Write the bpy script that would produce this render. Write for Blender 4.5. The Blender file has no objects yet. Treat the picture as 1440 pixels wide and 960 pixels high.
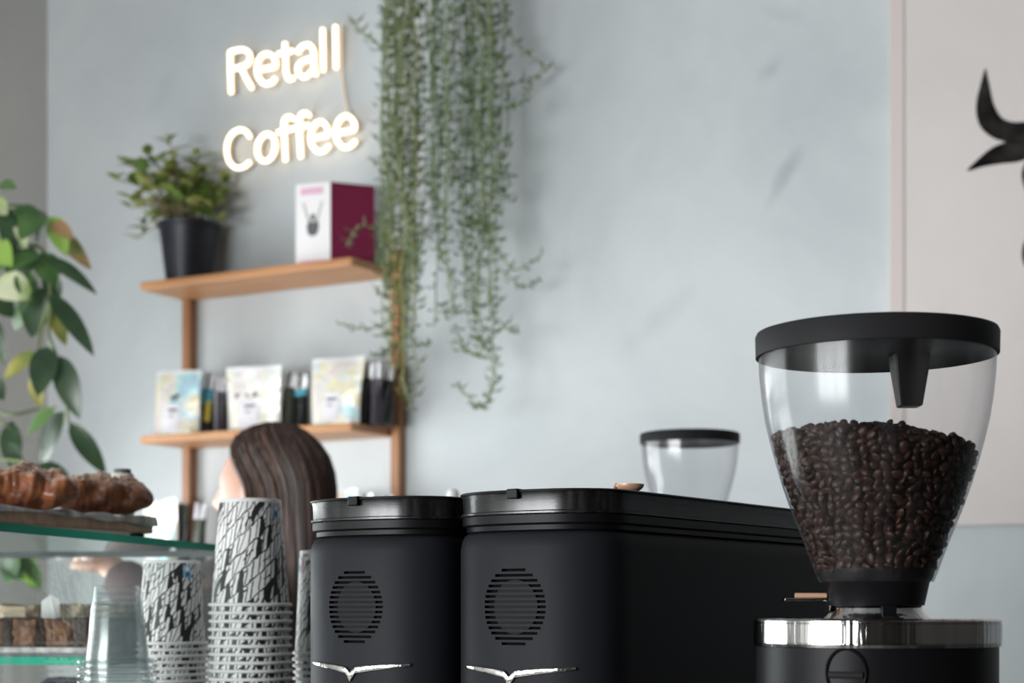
import bpy, bmesh, math, random
from math import sin, cos, pi, radians, sqrt
from mathutils import Vector, Matrix, noise as mnoise

random.seed(7)
S = bpy.context.scene
COL = S.collection
ZC = 1.32            # eye height
F = 2400.0           # focal length in pixels of a 1440 px wide frame
HOR = 857.0          # image row of the horizon

# ------------------------------------------------------------------ camera
cam_d = bpy.data.cameras.new('camera')
cam = bpy.data.objects.new('camera', cam_d)
COL.objects.link(cam)
cam.location = (0, 0, ZC)
cam.rotation_euler = (pi / 2, 0, 0)
cam_d.sensor_width = 36.0
cam_d.lens = 36.0 * F / 1440.0
cam_d.shift_y = (HOR - 480.0) / 1440.0
cam_d.clip_start = 0.02
cam_d.dof.use_dof = True
cam_d.dof.focus_distance = 1.28
cam_d.dof.aperture_fstop = 9.5
S.camera = cam

# ------------------------------------------------------------------ light
w = bpy.data.worlds.new('daylight'); S.world = w; w.use_nodes = True
w.node_tree.nodes['Background'].inputs[0].default_value = (0.75, 0.86, 1.0, 1)
w.node_tree.nodes['Background'].inputs[1].default_value = 0.6
S.view_settings.view_transform = 'Standard'
S.view_settings.look = 'None'
S.view_settings.gamma = 1.0
S.view_settings.use_curve_mapping = False
S.view_settings.exposure = 0.0
S.cycles.use_denoising = True
S.cycles.max_bounces = 12
S.cycles.transparent_max_bounces = 32
S.cycles.sample_clamp_indirect = 6.0

# the back wall's frame: x along the wall to the right, -y into the room
WO = Vector((-0.301, 4.6, 0.0))
WA = math.atan2(-0.488, 0.873)
WM = Matrix.Translation(WO) @ Matrix.Rotation(WA, 4, 'Z')
T_LEFT, T_RIGHT, D_FRONT, Z_CEIL = -1.285, 5.4, 6.6, 3.35

def area(name, t, d, z, sx, sy, watts, facing, color):
    l = bpy.data.lights.new(name, 'AREA'); l.shape = 'RECTANGLE'
    l.size, l.size_y, l.energy, l.color = sx, sy, watts, color
    o = bpy.data.objects.new(name, l); COL.objects.link(o)
    p = WM @ Vector((t, -d, z))
    q = WM.to_3x3() @ Vector(facing)
    o.location = p
    o.rotation_euler = q.to_track_quat('-Z', 'Y').to_euler()
    return o
area('window_daylight_left', T_LEFT - 0.16, 1.95, 1.1, 2.85, 1.6, 165, (1, 0, 0), (0.97, 0.99, 1.0))
area('window_daylight_front', 0.125, D_FRONT + 0.16, 1.40, 2.72, 1.6, 330, (0, 1, 0), (0.98, 0.99, 1.0))

# ------------------------------------------------------------------ materials
def new_mat(name):
    m = bpy.data.materials.new(name); m.use_nodes = True
    nt = m.node_tree
    return m, nt, nt.nodes['Principled BSDF']

def lk(nt, a, b): nt.links.new(a, b)

def mat(name, col, rough=0.5, metal=0.0, var=0.0, scale=20.0, bump=0.0, bscale=None, spec=None,
        coat=0.0, sss=0.0, stretch=None, col2=None):
    """solid colour with a noise mottle (towards col2 or darker) and a fine relief"""
    m, nt, b = new_mat(name)
    b.inputs['Base Color'].default_value = (*col, 1)
    b.inputs['Roughness'].default_value = rough
    b.inputs['Metallic'].default_value = metal
    if spec is not None: b.inputs['Specular IOR Level'].default_value = spec
    if coat: b.inputs['Coat Weight'].default_value = coat; b.inputs['Coat Roughness'].default_value = 0.1
    if sss:
        b.inputs['Subsurface Weight'].default_value = sss
        b.inputs['Subsurface Radius'].default_value = (0.01, 0.004, 0.002)
    if var or bump or col2:
        tc = nt.nodes.new('ShaderNodeTexCoord'); vec = tc.outputs['Object']
        if stretch:
            mp = nt.nodes.new('ShaderNodeMapping'); mp.inputs['Scale'].default_value = stretch
            lk(nt, vec, mp.inputs[0]); vec = mp.outputs[0]
        n = nt.nodes.new('ShaderNodeTexNoise'); n.inputs['Scale'].default_value = scale
        n.inputs['Detail'].default_value = 5
        lk(nt, vec, n.inputs['Vector'])
        if var or col2:
            r = nt.nodes.new('ShaderNodeValToRGB')
            c2 = col2 if col2 else tuple(c * (1 - var) for c in col)
            r.color_ramp.elements[0].position = 0.35; r.color_ramp.elements[1].position = 0.65
            r.color_ramp.elements[0].color = (*c2, 1); r.color_ramp.elements[1].color = (*col, 1)
            lk(nt, n.outputs['Fac'], r.inputs[0]); lk(nt, r.outputs[0], b.inputs['Base Color'])
        if bump:
            n2 = nt.nodes.new('ShaderNodeTexNoise'); n2.inputs['Scale'].default_value = bscale or scale * 3
            n2.inputs['Detail'].default_value = 6
            lk(nt, vec, n2.inputs['Vector'])
            bp = nt.nodes.new('ShaderNodeBump'); bp.inputs['Strength'].default_value = bump
            bp.inputs['Distance'].default_value = 0.01
            lk(nt, n2.outputs['Fac'], bp.inputs['Height']); lk(nt, bp.outputs[0], b.inputs['Normal'])
    return m

def thin_clear(name, tint, gloss_rough=0.03, haze=0.0, haze_col=(0.8, 0.8, 0.8), refl=1.0, streak=None):
    """a thin clear sheet: tinted see-through, Fresnel reflection, a little dusty haze"""
    m, nt, b = new_mat(name)
    nt.nodes.remove(b)
    out = nt.nodes['Material Output']
    tr = nt.nodes.new('ShaderNodeBsdfTransparent')
    gl = nt.nodes.new('ShaderNodeBsdfGlossy'); gl.inputs['Roughness'].default_value = gloss_rough
    gl.inputs[0].default_value = (1, 1, 1, 1)
    # Schlick reflection of a thin sheet, the same from both faces
    ge = nt.nodes.new('ShaderNodeNewGeometry')
    dt = nt.nodes.new('ShaderNodeVectorMath'); dt.operation = 'DOT_PRODUCT'
    lk(nt, ge.outputs['Normal'], dt.inputs[0]); lk(nt, ge.outputs['Incoming'], dt.inputs[1])
    def mth(op, a, c):
        q = nt.nodes.new('ShaderNodeMath'); q.operation = op; q.use_clamp = True
        for i, x in enumerate((a, c)):
            if x is None: continue
            if isinstance(x, (int, float)): q.inputs[i].default_value = x
            else: lk(nt, x, q.inputs[i])
        return q
    fa = mth('SUBTRACT', 1.0, mth('ABSOLUTE', dt.outputs['Value'], None).outputs[0])
    mu = mth('MULTIPLY', mth('ADD', mth('MULTIPLY', mth('POWER', fa.outputs[0], 5.0).outputs[0], 0.9).outputs[0], 0.045).outputs[0], refl)
    mx = nt.nodes.new('ShaderNodeMixShader')
    src = tr.outputs[0]
    cm = nt.nodes.new('ShaderNodeMix'); cm.data_type = 'RGBA'          # a longer way through the wall at a glancing angle
    lk(nt, mth('POWER', fa.outputs[0], 3.0).outputs[0], cm.inputs[0])
    cm.inputs[6].default_value = (*tint, 1); cm.inputs[7].default_value = (*[c ** 9 * 0.75 for c in tint], 1)
    lk(nt, cm.outputs[2], tr.inputs[0])
    if haze:
        df = nt.nodes.new('ShaderNodeBsdfDiffuse'); df.inputs[0].default_value = (*haze_col, 1)
        tl = nt.nodes.new('ShaderNodeBsdfTranslucent'); tl.inputs[0].default_value = (*haze_col, 1)
        ad = nt.nodes.new('ShaderNodeMixShader'); ad.inputs[0].default_value = 0.5
        lk(nt, df.outputs[0], ad.inputs[1]); lk(nt, tl.outputs[0], ad.inputs[2])
        hm = nt.nodes.new('ShaderNodeMixShader'); hm.inputs[0].default_value = haze
        if streak:
            tc = nt.nodes.new('ShaderNodeTexCoord')
            mp = nt.nodes.new('ShaderNodeMapping'); mp.inputs['Scale'].default_value = streak
            n = nt.nodes.new('ShaderNodeTexNoise'); n.inputs['Scale'].default_value = 1.0; n.inputs['Detail'].default_value = 5
            lk(nt, tc.outputs['Object'], mp.inputs[0]); lk(nt, mp.outputs[0], n.inputs['Vector'])
            r = nt.nodes.new('ShaderNodeMapRange')
            r.inputs[1].default_value = 0.42; r.inputs[2].default_value = 0.75
            r.inputs[3].default_value = haze * 0.35; r.inputs[4].default_value = haze * 2.4
            lk(nt, n.outputs['Fac'], r.inputs[0]); lk(nt, r.outputs[0], hm.inputs[0])
        lk(nt, tr.outputs[0], hm.inputs[1]); lk(nt, ad.outputs[0], hm.inputs[2])
        src = hm.outputs[0]
    lk(nt, mu.outputs[0], mx.inputs[0]); lk(nt, src, mx.inputs[1]); lk(nt, gl.outputs[0], mx.inputs[2])
    lk(nt, mx.outputs[0], out.inputs[0])
    return m

def plaster(name, col, dark, light, scuffs=True):
    m, nt, b = new_mat(name)
    b.inputs['Roughness'].default_value = 0.75
    tc = nt.nodes.new('ShaderNodeTexCoord'); vec = tc.outputs['Object']
    n1 = nt.nodes.new('ShaderNodeTexNoise'); n1.inputs['Scale'].default_value = 1.3; n1.inputs['Detail'].default_value = 7
    n1.inputs['Distortion'].default_value = 0.6; n1.inputs['Roughness'].default_value = 0.62
    lk(nt, vec, n1.inputs['Vector'])
    r = nt.nodes.new('ShaderNodeValToRGB')
    r.color_ramp.elements[0].position = 0.30; r.color_ramp.elements[0].color = (*dark, 1)
    r.color_ramp.elements[1].position = 0.68; r.color_ramp.elements[1].color = (*light, 1)
    e = r.color_ramp.elements.new(0.5); e.color = (*col, 1)
    lk(nt, n1.outputs['Fac'], r.inputs[0])
    last = r.outputs[0]
    if scuffs:
        mp = nt.nodes.new('ShaderNodeMapping'); mp.inputs['Scale'].default_value = (3.2, 1, 1.1)
        mp.inputs['Rotation'].default_value = (0, radians(24), 0)
        lk(nt, vec, mp.inputs[0])
        n2 = nt.nodes.new('ShaderNodeTexNoise'); n2.inputs['Scale'].default_value = 1.7; n2.inputs['Detail'].default_value = 3
        lk(nt, mp.outputs[0], n2.inputs['Vector'])
        r2 = nt.nodes.new('ShaderNodeMapRange'); r2.inputs[1].default_value = 0.70; r2.inputs[2].default_value = 0.80
        r2.inputs[3].default_value = 0.0; r2.inputs[4].default_value = 0.22
        lk(nt, n2.outputs['Fac'], r2.inputs[0])
        mx = nt.nodes.new('ShaderNodeMix'); mx.data_type = 'RGBA'
        lk(nt, r2.outputs[0], mx.inputs[0]); lk(nt, last, mx.inputs[6]); mx.inputs[7].default_value = (*[c * 0.7 for c in dark], 1)
        last = mx.outputs[2]
    for (sx, sz, ang, ln, wd, amt) in SCUFFS if scuffs else ():
        mp = nt.nodes.new('ShaderNodeMapping'); mp.vector_type = 'TEXTURE'
        mp.inputs['Location'].default_value = (sx, 0, sz); mp.inputs['Rotation'].default_value = (0, radians(ang), 0); mp.inputs['Scale'].default_value = (ln, 10, wd)
        lk(nt, vec, mp.inputs[0])
        le = nt.nodes.new('ShaderNodeVectorMath'); le.operation = 'LENGTH'; lk(nt, mp.outputs[0], le.inputs[0])
        ns = nt.nodes.new('ShaderNodeTexNoise'); ns.inputs['Scale'].default_value = 9; ns.inputs['Detail'].default_value = 4; lk(nt, vec, ns.inputs['Vector'])
        ad = nt.nodes.new('ShaderNodeMath'); ad.operation = 'MULTIPLY_ADD'; lk(nt, ns.outputs['Fac'], ad.inputs[0]); ad.inputs[1].default_value = 1.6; lk(nt, le.outputs['Value'], ad.inputs[2])
        rg = nt.nodes.new('ShaderNodeMapRange'); rg.interpolation_type = 'SMOOTHSTEP'; rg.inputs[1].default_value = 0.8; rg.inputs[2].default_value = 1.75; rg.inputs[3].default_value = amt; rg.inputs[4].default_value = 0.0
        lk(nt, ad.outputs[0], rg.inputs[0])
        mx = nt.nodes.new('ShaderNodeMix'); mx.data_type = 'RGBA'
        lk(nt, rg.outputs[0], mx.inputs[0]); lk(nt, last, mx.inputs[6]); mx.inputs[7].default_value = (0.22, 0.23, 0.245, 1)
        last = mx.outputs[2]
    lk(nt, last, b.inputs['Base Color'])
    n3 = nt.nodes.new('ShaderNodeTexNoise'); n3.inputs['Scale'].default_value = 14; n3.inputs['Detail'].default_value = 8
    lk(nt, vec, n3.inputs['Vector'])
    bp = nt.nodes.new('ShaderNodeBump'); bp.inputs['Strength'].default_value = 0.12; bp.inputs['Distance'].default_value = 0.02
    lk(nt, n3.outputs['Fac'], bp.inputs['Height']); lk(nt, bp.outputs[0], b.inputs['Normal'])
    return m

def wood(name, a, c, scale=(1.5, 22, 22), rough=0.45):
    m, nt, b = new_mat(name)
    b.inputs['Roughness'].default_value = rough
    tc = nt.nodes.new('ShaderNodeTexCoord')
    mp = nt.nodes.new('ShaderNodeMapping'); mp.inputs['Scale'].default_value = scale
    lk(nt, tc.outputs['Object'], mp.inputs[0])
    n = nt.nodes.new('ShaderNodeTexNoise'); n.inputs['Scale'].default_value = 3; n.inputs['Detail'].default_value = 8
    n.inputs['Distortion'].default_value = 0.8
    lk(nt, mp.outputs[0], n.inputs['Vector'])
    r = nt.nodes.new('ShaderNodeValToRGB')
    r.color_ramp.elements[0].position = 0.33; r.color_ramp.elements[0].color = (*c, 1)
    r.color_ramp.elements[1].position = 0.66; r.color_ramp.elements[1].color = (*a, 1)
    lk(nt, n.outputs['Fac'], r.inputs[0]); lk(nt, r.outputs[0], b.inputs['Base Color'])
    bp = nt.nodes.new('ShaderNodeBump'); bp.inputs['Strength'].default_value = 0.15; bp.inputs['Distance'].default_value = 0.002
    lk(nt, n.outputs['Fac'], bp.inputs['Height']); lk(nt, bp.outputs[0], b.inputs['Normal'])
    return m

def leaf_mat(name, a, c, scale=14, rough=0.35, spec=0.5):
    m, nt, b = new_mat(name)
    b.inputs['Roughness'].default_value = rough
    b.inputs['Specular IOR Level'].default_value = spec
    tc = nt.nodes.new('ShaderNodeTexCoord')
    n = nt.nodes.new('ShaderNodeTexNoise'); n.inputs['Scale'].default_value = scale; n.inputs['Detail'].default_value = 3
    lk(nt, tc.outputs['Object'], n.inputs['Vector'])
    r = nt.nodes.new('ShaderNodeValToRGB')
    r.color_ramp.elements[0].position = 0.38; r.color_ramp.elements[0].color = (*c, 1)
    r.color_ramp.elements[1].position = 0.62; r.color_ramp.elements[1].color = (*a, 1)
    lk(nt, n.outputs['Fac'], r.inputs[0]); lk(nt, r.outputs[0], b.inputs['Base Color'])
    tl = nt.nodes.new('ShaderNodeBsdfTranslucent'); lk(nt, r.outputs[0], tl.inputs[0])
    mx = nt.nodes.new('ShaderNodeMixShader'); mx.inputs[0].default_value = 0.25
    lk(nt, b.outputs[0], mx.inputs[1]); lk(nt, tl.outputs[0], mx.inputs[2])
    lk(nt, mx.outputs[0], nt.nodes['Material Output'].inputs[0])
    return m

def iridescent(name, seed, white=0.3):
    """pastel rainbow foil: hue bands over the bag, silvery"""
    m, nt, b = new_mat(name)
    b.inputs['Roughness'].default_value = 0.38; b.inputs['Metallic'].default_value = 0.55
    tc = nt.nodes.new('ShaderNodeTexCoord')
    mp = nt.nodes.new('ShaderNodeMapping'); mp.inputs['Location'].default_value = (seed, seed * 1.7, seed * 0.6)
    mp.inputs['Scale'].default_value = (9, 9, 5)
    lk(nt, tc.outputs['Object'], mp.inputs[0])
    n = nt.nodes.new('ShaderNodeTexNoise'); n.inputs['Scale'].default_value = 1.0; n.inputs['Detail'].default_value = 2.5
    n.inputs['Distortion'].default_value = 1.2
    lk(nt, mp.outputs[0], n.inputs['Vector'])
    r = nt.nodes.new('ShaderNodeValToRGB')
    cr = r.color_ramp
    stops = [(0.27, (0.40, 0.66, 0.90)), (0.36, (0.36, 0.86, 0.86)), (0.43, (0.95, 0.96, 0.96)), (0.50, (0.96, 0.86, 0.46)),
             (0.56, (0.96, 0.95, 0.94)), (0.63, (0.96, 0.74, 0.66)), (0.74, (0.86, 0.84, 0.96))]
    cr.elements[0].position = stops[0][0]; cr.elements[0].color = (*stops[0][1], 1)
    cr.elements[1].position = stops[-1][0]; cr.elements[1].color = (*stops[-1][1], 1)
    for p, c in stops[1:-1]:
        e = cr.elements.new(p); e.color = (*c, 1)
    lk(nt, n.outputs['Fac'], r.inputs[0])
    mx = nt.nodes.new('ShaderNodeMix'); mx.data_type = 'RGBA'; mx.inputs[0].default_value = white
    lk(nt, r.outputs[0], mx.inputs[6]); mx.inputs[7].default_value = (0.92, 0.92, 0.92, 1)
    lk(nt, mx.outputs[2], b.inputs['Base Color'])
    n2 = nt.nodes.new('ShaderNodeTexNoise'); n2.inputs['Scale'].default_value = 28; n2.inputs['Detail'].default_value = 2
    lk(nt, tc.outputs['Object'], n2.inputs['Vector'])
    bp = nt.nodes.new('ShaderNodeBump'); bp.inputs['Strength'].default_value = 0.5; bp.inputs['Distance'].default_value = 0.01
    lk(nt, n2.outputs['Fac'], bp.inputs['Height']); lk(nt, bp.outputs[0], b.inputs['Normal'])
    return m

def cup_print(name):
    """white board printed with slanting rows of hand-drawn black strokes (UV: u round the cup, v up)"""
    m, nt, b = new_mat(name)
    b.inputs['Roughness'].default_value = 0.5
    N = nt.nodes.new
    def M(op, a, c=None, clamp=False):
        n = N('ShaderNodeMath'); n.operation = op; n.use_clamp = clamp
        for i, x in enumerate((a, c)):
            if x is None: continue
            if isinstance(x, (int, float)): n.inputs[i].default_value = x
            else: lk(nt, x, n.inputs[i])
        return n.outputs[0]
    uv = N('ShaderNodeUVMap'); uv.uv_map = 'UVMap'
    sp = N('ShaderNodeSeparateXYZ'); lk(nt, uv.outputs[0], sp.inputs[0])
    u, v = sp.outputs[0], sp.outputs[1]
    # wobble
    wn = N('ShaderNodeTexNoise'); wn.inputs['Scale'].default_value = 1.0; wn.inputs['Detail'].default_value = 2
    wm = N('ShaderNodeMapping'); wm.inputs['Scale'].default_value = (26, 9, 1); lk(nt, uv.outputs[0], wm.inputs[0]); lk(nt, wm.outputs[0], wn.inputs['Vector'])
    wob = M('SUBTRACT', wn.outputs['Fac'], 0.5)
    # rows slant upwards to the right
    row = M('ADD', M('SUBTRACT', M('MULTIPLY', v, 5.8), M('MULTIPLY', u, 11.0)), M('MULTIPLY', wob, 0.5))
    ri = M('FLOOR', row); rf = M('SUBTRACT', row, ri)
    off = M('MULTIPLY', M('FRACT', M('MULTIPLY', M('SINE', M('MULTIPLY', ri, 12.9898)), 437.58)), 5.0)
    x = M('ADD', M('ADD', M('MULTIPLY', u, 18.0), M('MULTIPLY', rf, -0.22)), M('ADD', off, M('MULTIPLY', wob, 0.35)))
    ci = M('FLOOR', x); cf = M('SUBTRACT', x, ci)
    rnd = M('FRACT', M('ABSOLUTE', M('MULTIPLY', M('SINE', M('ADD', M('MULTIPLY', ci, 7.13), M('MULTIPLY', ri, 31.7))), 913.7)))
    rnd2 = M('FRACT', M('MULTIPLY', rnd, 17.3))
    # letter-like pen strokes: uprights, bars and a leaning stroke in every cell
    up1 = M('LESS_THAN', M('ABSOLUTE', M('SUBTRACT', cf, M('ADD', 0.12, M('MULTIPLY', rnd, 0.12)))), 0.065)
    up2 = M('MULTIPLY', M('LESS_THAN', M('ABSOLUTE', M('SUBTRACT', cf, M('ADD', 0.55, M('MULTIPLY', rnd2, 0.2)))), 0.055), M('GREATER_THAN', rnd2, 0.3))
    lean = M('MULTIPLY', M('LESS_THAN', M('ABSOLUTE', M('SUBTRACT', cf, M('ADD', 0.25, M('MULTIPLY', rf, 0.5)))), 0.06), M('LESS_THAN', rnd2, 0.45))
    bar = M('MULTIPLY', M('LESS_THAN', M('ABSOLUTE', M('SUBTRACT', rf, M('ADD', 0.28, M('MULTIPLY', rnd, 0.5)))), 0.06), M('MULTIPLY', M('GREATER_THAN', rnd, 0.35), M('LESS_THAN', cf, 0.75)))
    inside = M('MULTIPLY', M('GREATER_THAN', rf, 0.16), M('LESS_THAN', rf, 0.95))
    ink = M('MULTIPLY', M('MAXIMUM', M('MAXIMUM', up1, up2), M('MAXIMUM', lean, bar)), inside)
    line = M('LESS_THAN', rf, 0.12)
    # solid shadow wedges beside some letters, and the long dark swash
    wedge = M('MULTIPLY', M('LESS_THAN', M('ADD', cf, M('MULTIPLY', rf, 0.3)), 0.62), M('GREATER_THAN', rnd, 0.68))
    sx = M('FRACT', M('ADD', M('SUBTRACT', M('MULTIPLY', u, 4.0), M('MULTIPLY', v, 1.1)), M('ADD', M('MULTIPLY', M('SINE', M('MULTIPLY', v, 9.0)), 0.16), 0.31)))
    sw = M('LESS_THAN', M('ABSOLUTE', M('SUBTRACT', sx, 0.5)), M('MULTIPLY', M('MAXIMUM', M('SINE', M('ADD', M('MULTIPLY', v, 8.0), 0.4)), 0.0), 0.075))
    k = M('MAXIMUM', M('MAXIMUM', ink, line), M('MAXIMUM', wedge, sw), clamp=True)
    k = M('MULTIPLY', k, M('LESS_THAN', v, 0.965))
    mx = N('ShaderNodeMix'); mx.data_type = 'RGBA'
    lk(nt, k, mx.inputs[0]); mx.inputs[6].default_value = (0.84, 0.83, 0.82, 1); mx.inputs[7].default_value = (0.020, 0.018, 0.020, 1)
    lk(nt, mx.outputs[2], b.inputs['Base Color'])
    return m

def emit(name, col, k):
    m, nt, b = new_mat(name)
    b.inputs['Base Color'].default_value = (*col, 1)
    b.inputs['Emission Color'].default_value = (*col, 1); b.inputs['Emission Strength'].default_value = k
    return m

def pastry(name, crust, deep, dust, dust_amt):
    """glossy baked layers, dusted on the upward side of the thing itself"""
    m, nt, b = new_mat(name)
    b.inputs['Roughness'].default_value = 0.38
    tc = nt.nodes.new('ShaderNodeTexCoord'); vec = tc.outputs['Object']
    n = nt.nodes.new('ShaderNodeTexNoise'); n.inputs['Scale'].default_value = 45; n.inputs['Detail'].default_value = 6
    lk(nt, vec, n.inputs['Vector'])
    r = nt.nodes.new('ShaderNodeValToRGB')
    r.color_ramp.elements[0].position = 0.36; r.color_ramp.elements[0].color = (*deep, 1)
    r.color_ramp.elements[1].position = 0.62; r.color_ramp.elements[1].color = (*crust, 1)
    lk(nt, n.outputs['Fac'], r.inputs[0])
    sp = nt.nodes.new('ShaderNodeSeparateXYZ'); lk(nt, tc.outputs['Normal'], sp.inputs[0])
    n2 = nt.nodes.new('ShaderNodeTexNoise'); n2.inputs['Scale'].default_value = 120; n2.inputs['Detail'].default_value = 3
    lk(nt, vec, n2.inputs['Vector'])
    a = nt.nodes.new('ShaderNodeMath'); a.operation = 'MULTIPLY'; lk(nt, sp.outputs[2], a.inputs[0]); lk(nt, n2.outputs['Fac'], a.inputs[1])
    mr = nt.nodes.new('ShaderNodeMapRange'); mr.inputs[1].default_value = 0.22; mr.inputs[2].default_value = 0.50
    mr.inputs[4].default_value = dust_amt
    lk(nt, a.outputs[0], mr.inputs[0])
    mx = nt.nodes.new('ShaderNodeMix'); mx.data_type = 'RGBA'
    lk(nt, mr.outputs[0], mx.inputs[0]); lk(nt, r.outputs[0], mx.inputs[6]); mx.inputs[7].default_value = (*dust, 1)
    lk(nt, mx.outputs[2], b.inputs['Base Color'])
    bp = nt.nodes.new('ShaderNodeBump'); bp.inputs['Strength'].default_value = 0.4; bp.inputs['Distance'].default_value = 0.004
    lk(nt, n2.outputs['Fac'], bp.inputs['Height']); lk(nt, bp.outputs[0], b.inputs['Normal'])
    return m

SCUFFS = []
for (px_, py_, ang_, ln_, wd_, amt_) in ((1102, 250, -58, 0.10, 0.028, 0.42), (1086, 96, -40, 0.05, 0.03, 0.35), (925, 450, -35, 0.16, 0.05, 0.14), (1095, 20, 20, 0.10, 0.03, 0.15), (760, 330, 70, 0.10, 0.03, 0.10), (230, 130, -60, 0.16, 0.05, 0.12)):
    t_ = (4.6 * (px_ - 720) / F + 0.301) / (0.873 + 0.488 * (px_ - 720) / F)
    SCUFFS.append((t_, ZC + (HOR - py_) / F * (4.6 - 0.488 * t_), ang_, ln_, wd_, amt_))
M_WALL = plaster('blue_grey_plaster', (0.475, 0.508, 0.518), (0.415, 0.448, 0.460), (0.535, 0.562, 0.570))
M_WALL2 = plaster('warm_white_plaster', (0.56, 0.55, 0.53), (0.53, 0.52, 0.50), (0.59, 0.58, 0.56), False)
M_CEIL = mat('ceiling_paint', (0.36, 0.36, 0.37), 0.8)
M_FLOOR = mat('concrete_floor', (0.22, 0.21, 0.20), 0.6, var=0.2, scale=3)
M_DARKWALL = mat('dark_room_wall', (0.10, 0.09, 0.085), 0.7, var=0.2, scale=3)
M_FRAME = mat('window_frame_paint', (0.06, 0.06, 0.06), 0.5)
M_PANE = thin_clear('window_glass', (0.97, 0.98, 0.98))
M_WOOD = wood('warm_oak', (0.52, 0.26, 0.115), (0.38, 0.17, 0.065))
M_WOODV = wood('warm_oak_upright', (0.36, 0.17, 0.075), (0.25, 0.11, 0.045), (22, 22, 1.5))
M_BOARD = wood('serving_board_wood', (0.44, 0.27, 0.17), (0.30, 0.17, 0.10))
M_BLACK = mat('satin_black_shell', (0.013, 0.0138, 0.0168), 0.5, spec=0.09)
M_BLACKP = mat('black_plastic', (0.006, 0.006, 0.007), 0.4, spec=0.12)
M_BLACKM = mat('matte_black_plastic', (0.018, 0.018, 0.019), 0.55, spec=0.10)
M_SLOT = mat('vent_recess_black', (0.002, 0.002, 0.002), 0.9, spec=0.1)
M_VENT = mat('vent_fan_grey', (0.010, 0.0105, 0.012), 0.6, spec=0.1)
M_CHROME = mat('polished_chrome', (0.62, 0.60, 0.57), 0.13, 1.0, bump=0.12, bscale=90, var=0.3, scale=70)
M_STEEL = mat('brushed_steel', (0.60, 0.59, 0.58), 0.07, 1.0, var=0.45, scale=55, bump=0.35, bscale=45, stretch=(1, 1, 0.02))
M_COPPER = mat('polished_copper', (0.95, 0.58, 0.38), 0.3, 0.4)
M_SMOKE = thin_clear('smoked_lid_plastic', (0.30, 0.30, 0.31), 0.22, 0.05, (0.5, 0.5, 0.52), 0.8, (160, 160, 10))
M_HOPPER = thin_clear('hopper_clear_plastic', (0.93, 0.935, 0.94), 0.17, 0.022, (0.75, 0.74, 0.74), 0.6, (60, 60, 8))
M_HOPPER2 = thin_clear('hopper_clear_plastic_clean', (0.93, 0.93, 0.94), 0.15, 0.05, (0.8, 0.8, 0.82), 0.9)
M_BEAN = mat('roasted_bean', (0.034, 0.0130, 0.0075), 0.42, var=0.5, scale=90, spec=0.22)
M_PCLEAR = thin_clear('clear_cup_plastic', (0.93, 0.94, 0.94), 0.16, 0.05, (0.85, 0.87, 0.88), 0.8)
M_CUP = cup_print('printed_cup_board')
M_CUPW = mat('cup_white_board', (0.86, 0.85, 0.84), 0.5)
M_BLUE = mat('light_blue_print', (0.28, 0.52, 0.72), 0.5)
M_BLUED = mat('dark_blue_print', (0.05, 0.16, 0.36), 0.5)
M_RED = mat('red_print', (0.55, 0.06, 0.06), 0.5)
M_NEON = emit('neon_lit', (1.0, 0.80, 0.55), 3.2)
M_NEONBASE = mat('neon_silicone_back', (0.75, 0.62, 0.50), 0.5)
M_GLASS = thin_clear('display_glass', (0.93, 0.965, 0.95), 0.01, 0.012, (0.8, 0.85, 0.83), 1.0)
M_GEDGE = mat('green_glass_edge', (0.004, 0.42, 0.27), 0.5, var=0.3, scale=8, spec=0.08)
M_POTB = mat('navy_black_glazed_pot', (0.011, 0.012, 0.021), 0.42, var=0.3, scale=10)
M_SOIL = mat('potting_soil', (0.03, 0.02, 0.013), 0.9, bump=0.6, bscale=80)
M_STEM = mat('green_stem', (0.12, 0.16, 0.06), 0.6)
M_BRSTEM = mat('brown_stem', (0.16, 0.11, 0.07), 0.7)
M_PAPERW = mat('box_white_card', (0.82, 0.80, 0.80), 0.5)
M_MAROON = mat('maroon_card', (0.20, 0.012, 0.055), 0.45, var=0.1, scale=6)
M_PINK = mat('pink_print', (0.72, 0.36, 0.52), 0.5)
M_INKGREY = mat('grey_print', (0.10, 0.10, 0.11), 0.6)
M_LILAC = mat('pale_label', (0.68, 0.66, 0.70), 0.5)
M_CANVAS = plaster('canvas_primed', (0.58, 0.535, 0.515), (0.56, 0.515, 0.495), (0.60, 0.555, 0.53), False)
M_CANVEDGE = mat('canvas_pink_edge', (0.56, 0.49, 0.465), 0.7)
M_INK = mat('black_brush_ink', (0.007, 0.0065, 0.0065), 0.9, col2=(0.035, 0.032, 0.03), scale=14, spec=0.03)
M_HAIR = mat('brown_hair', (0.046, 0.023, 0.016), 0.48, var=0.6, scale=60, stretch=(1, 1, 0.05))
M_HAIR2 = mat('brown_hair_lighter', (0.135, 0.076, 0.054), 0.48, var=0.4, scale=60, stretch=(1, 1, 0.05))
M_SKIN = mat('skin', (0.52, 0.31, 0.23), 0.5, sss=0.15, var=0.08, scale=18)
M_TOP = mat('mauve_brown_knit', (0.085, 0.05, 0.05), 0.85, var=0.25, scale=40, bump=0.3, bscale=250)
M_TROUSER = mat('dark_denim', (0.025, 0.03, 0.05), 0.8, var=0.2, scale=50)
M_NAVY = mat('navy_cloth', (0.02, 0.03, 0.065), 0.8, var=0.3, scale=30)
M_CROIS = pastry('croissant_crust', (0.33, 0.115, 0.045), (0.10, 0.028, 0.014), (0.60, 0.42, 0.31), 0.95)
M_APRICOT = mat('orange_glaze', (0.62, 0.22, 0.03), 0.25)
M_FLAKE = mat('almond_flake', (0.66, 0.50, 0.36), 0.6)
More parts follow.
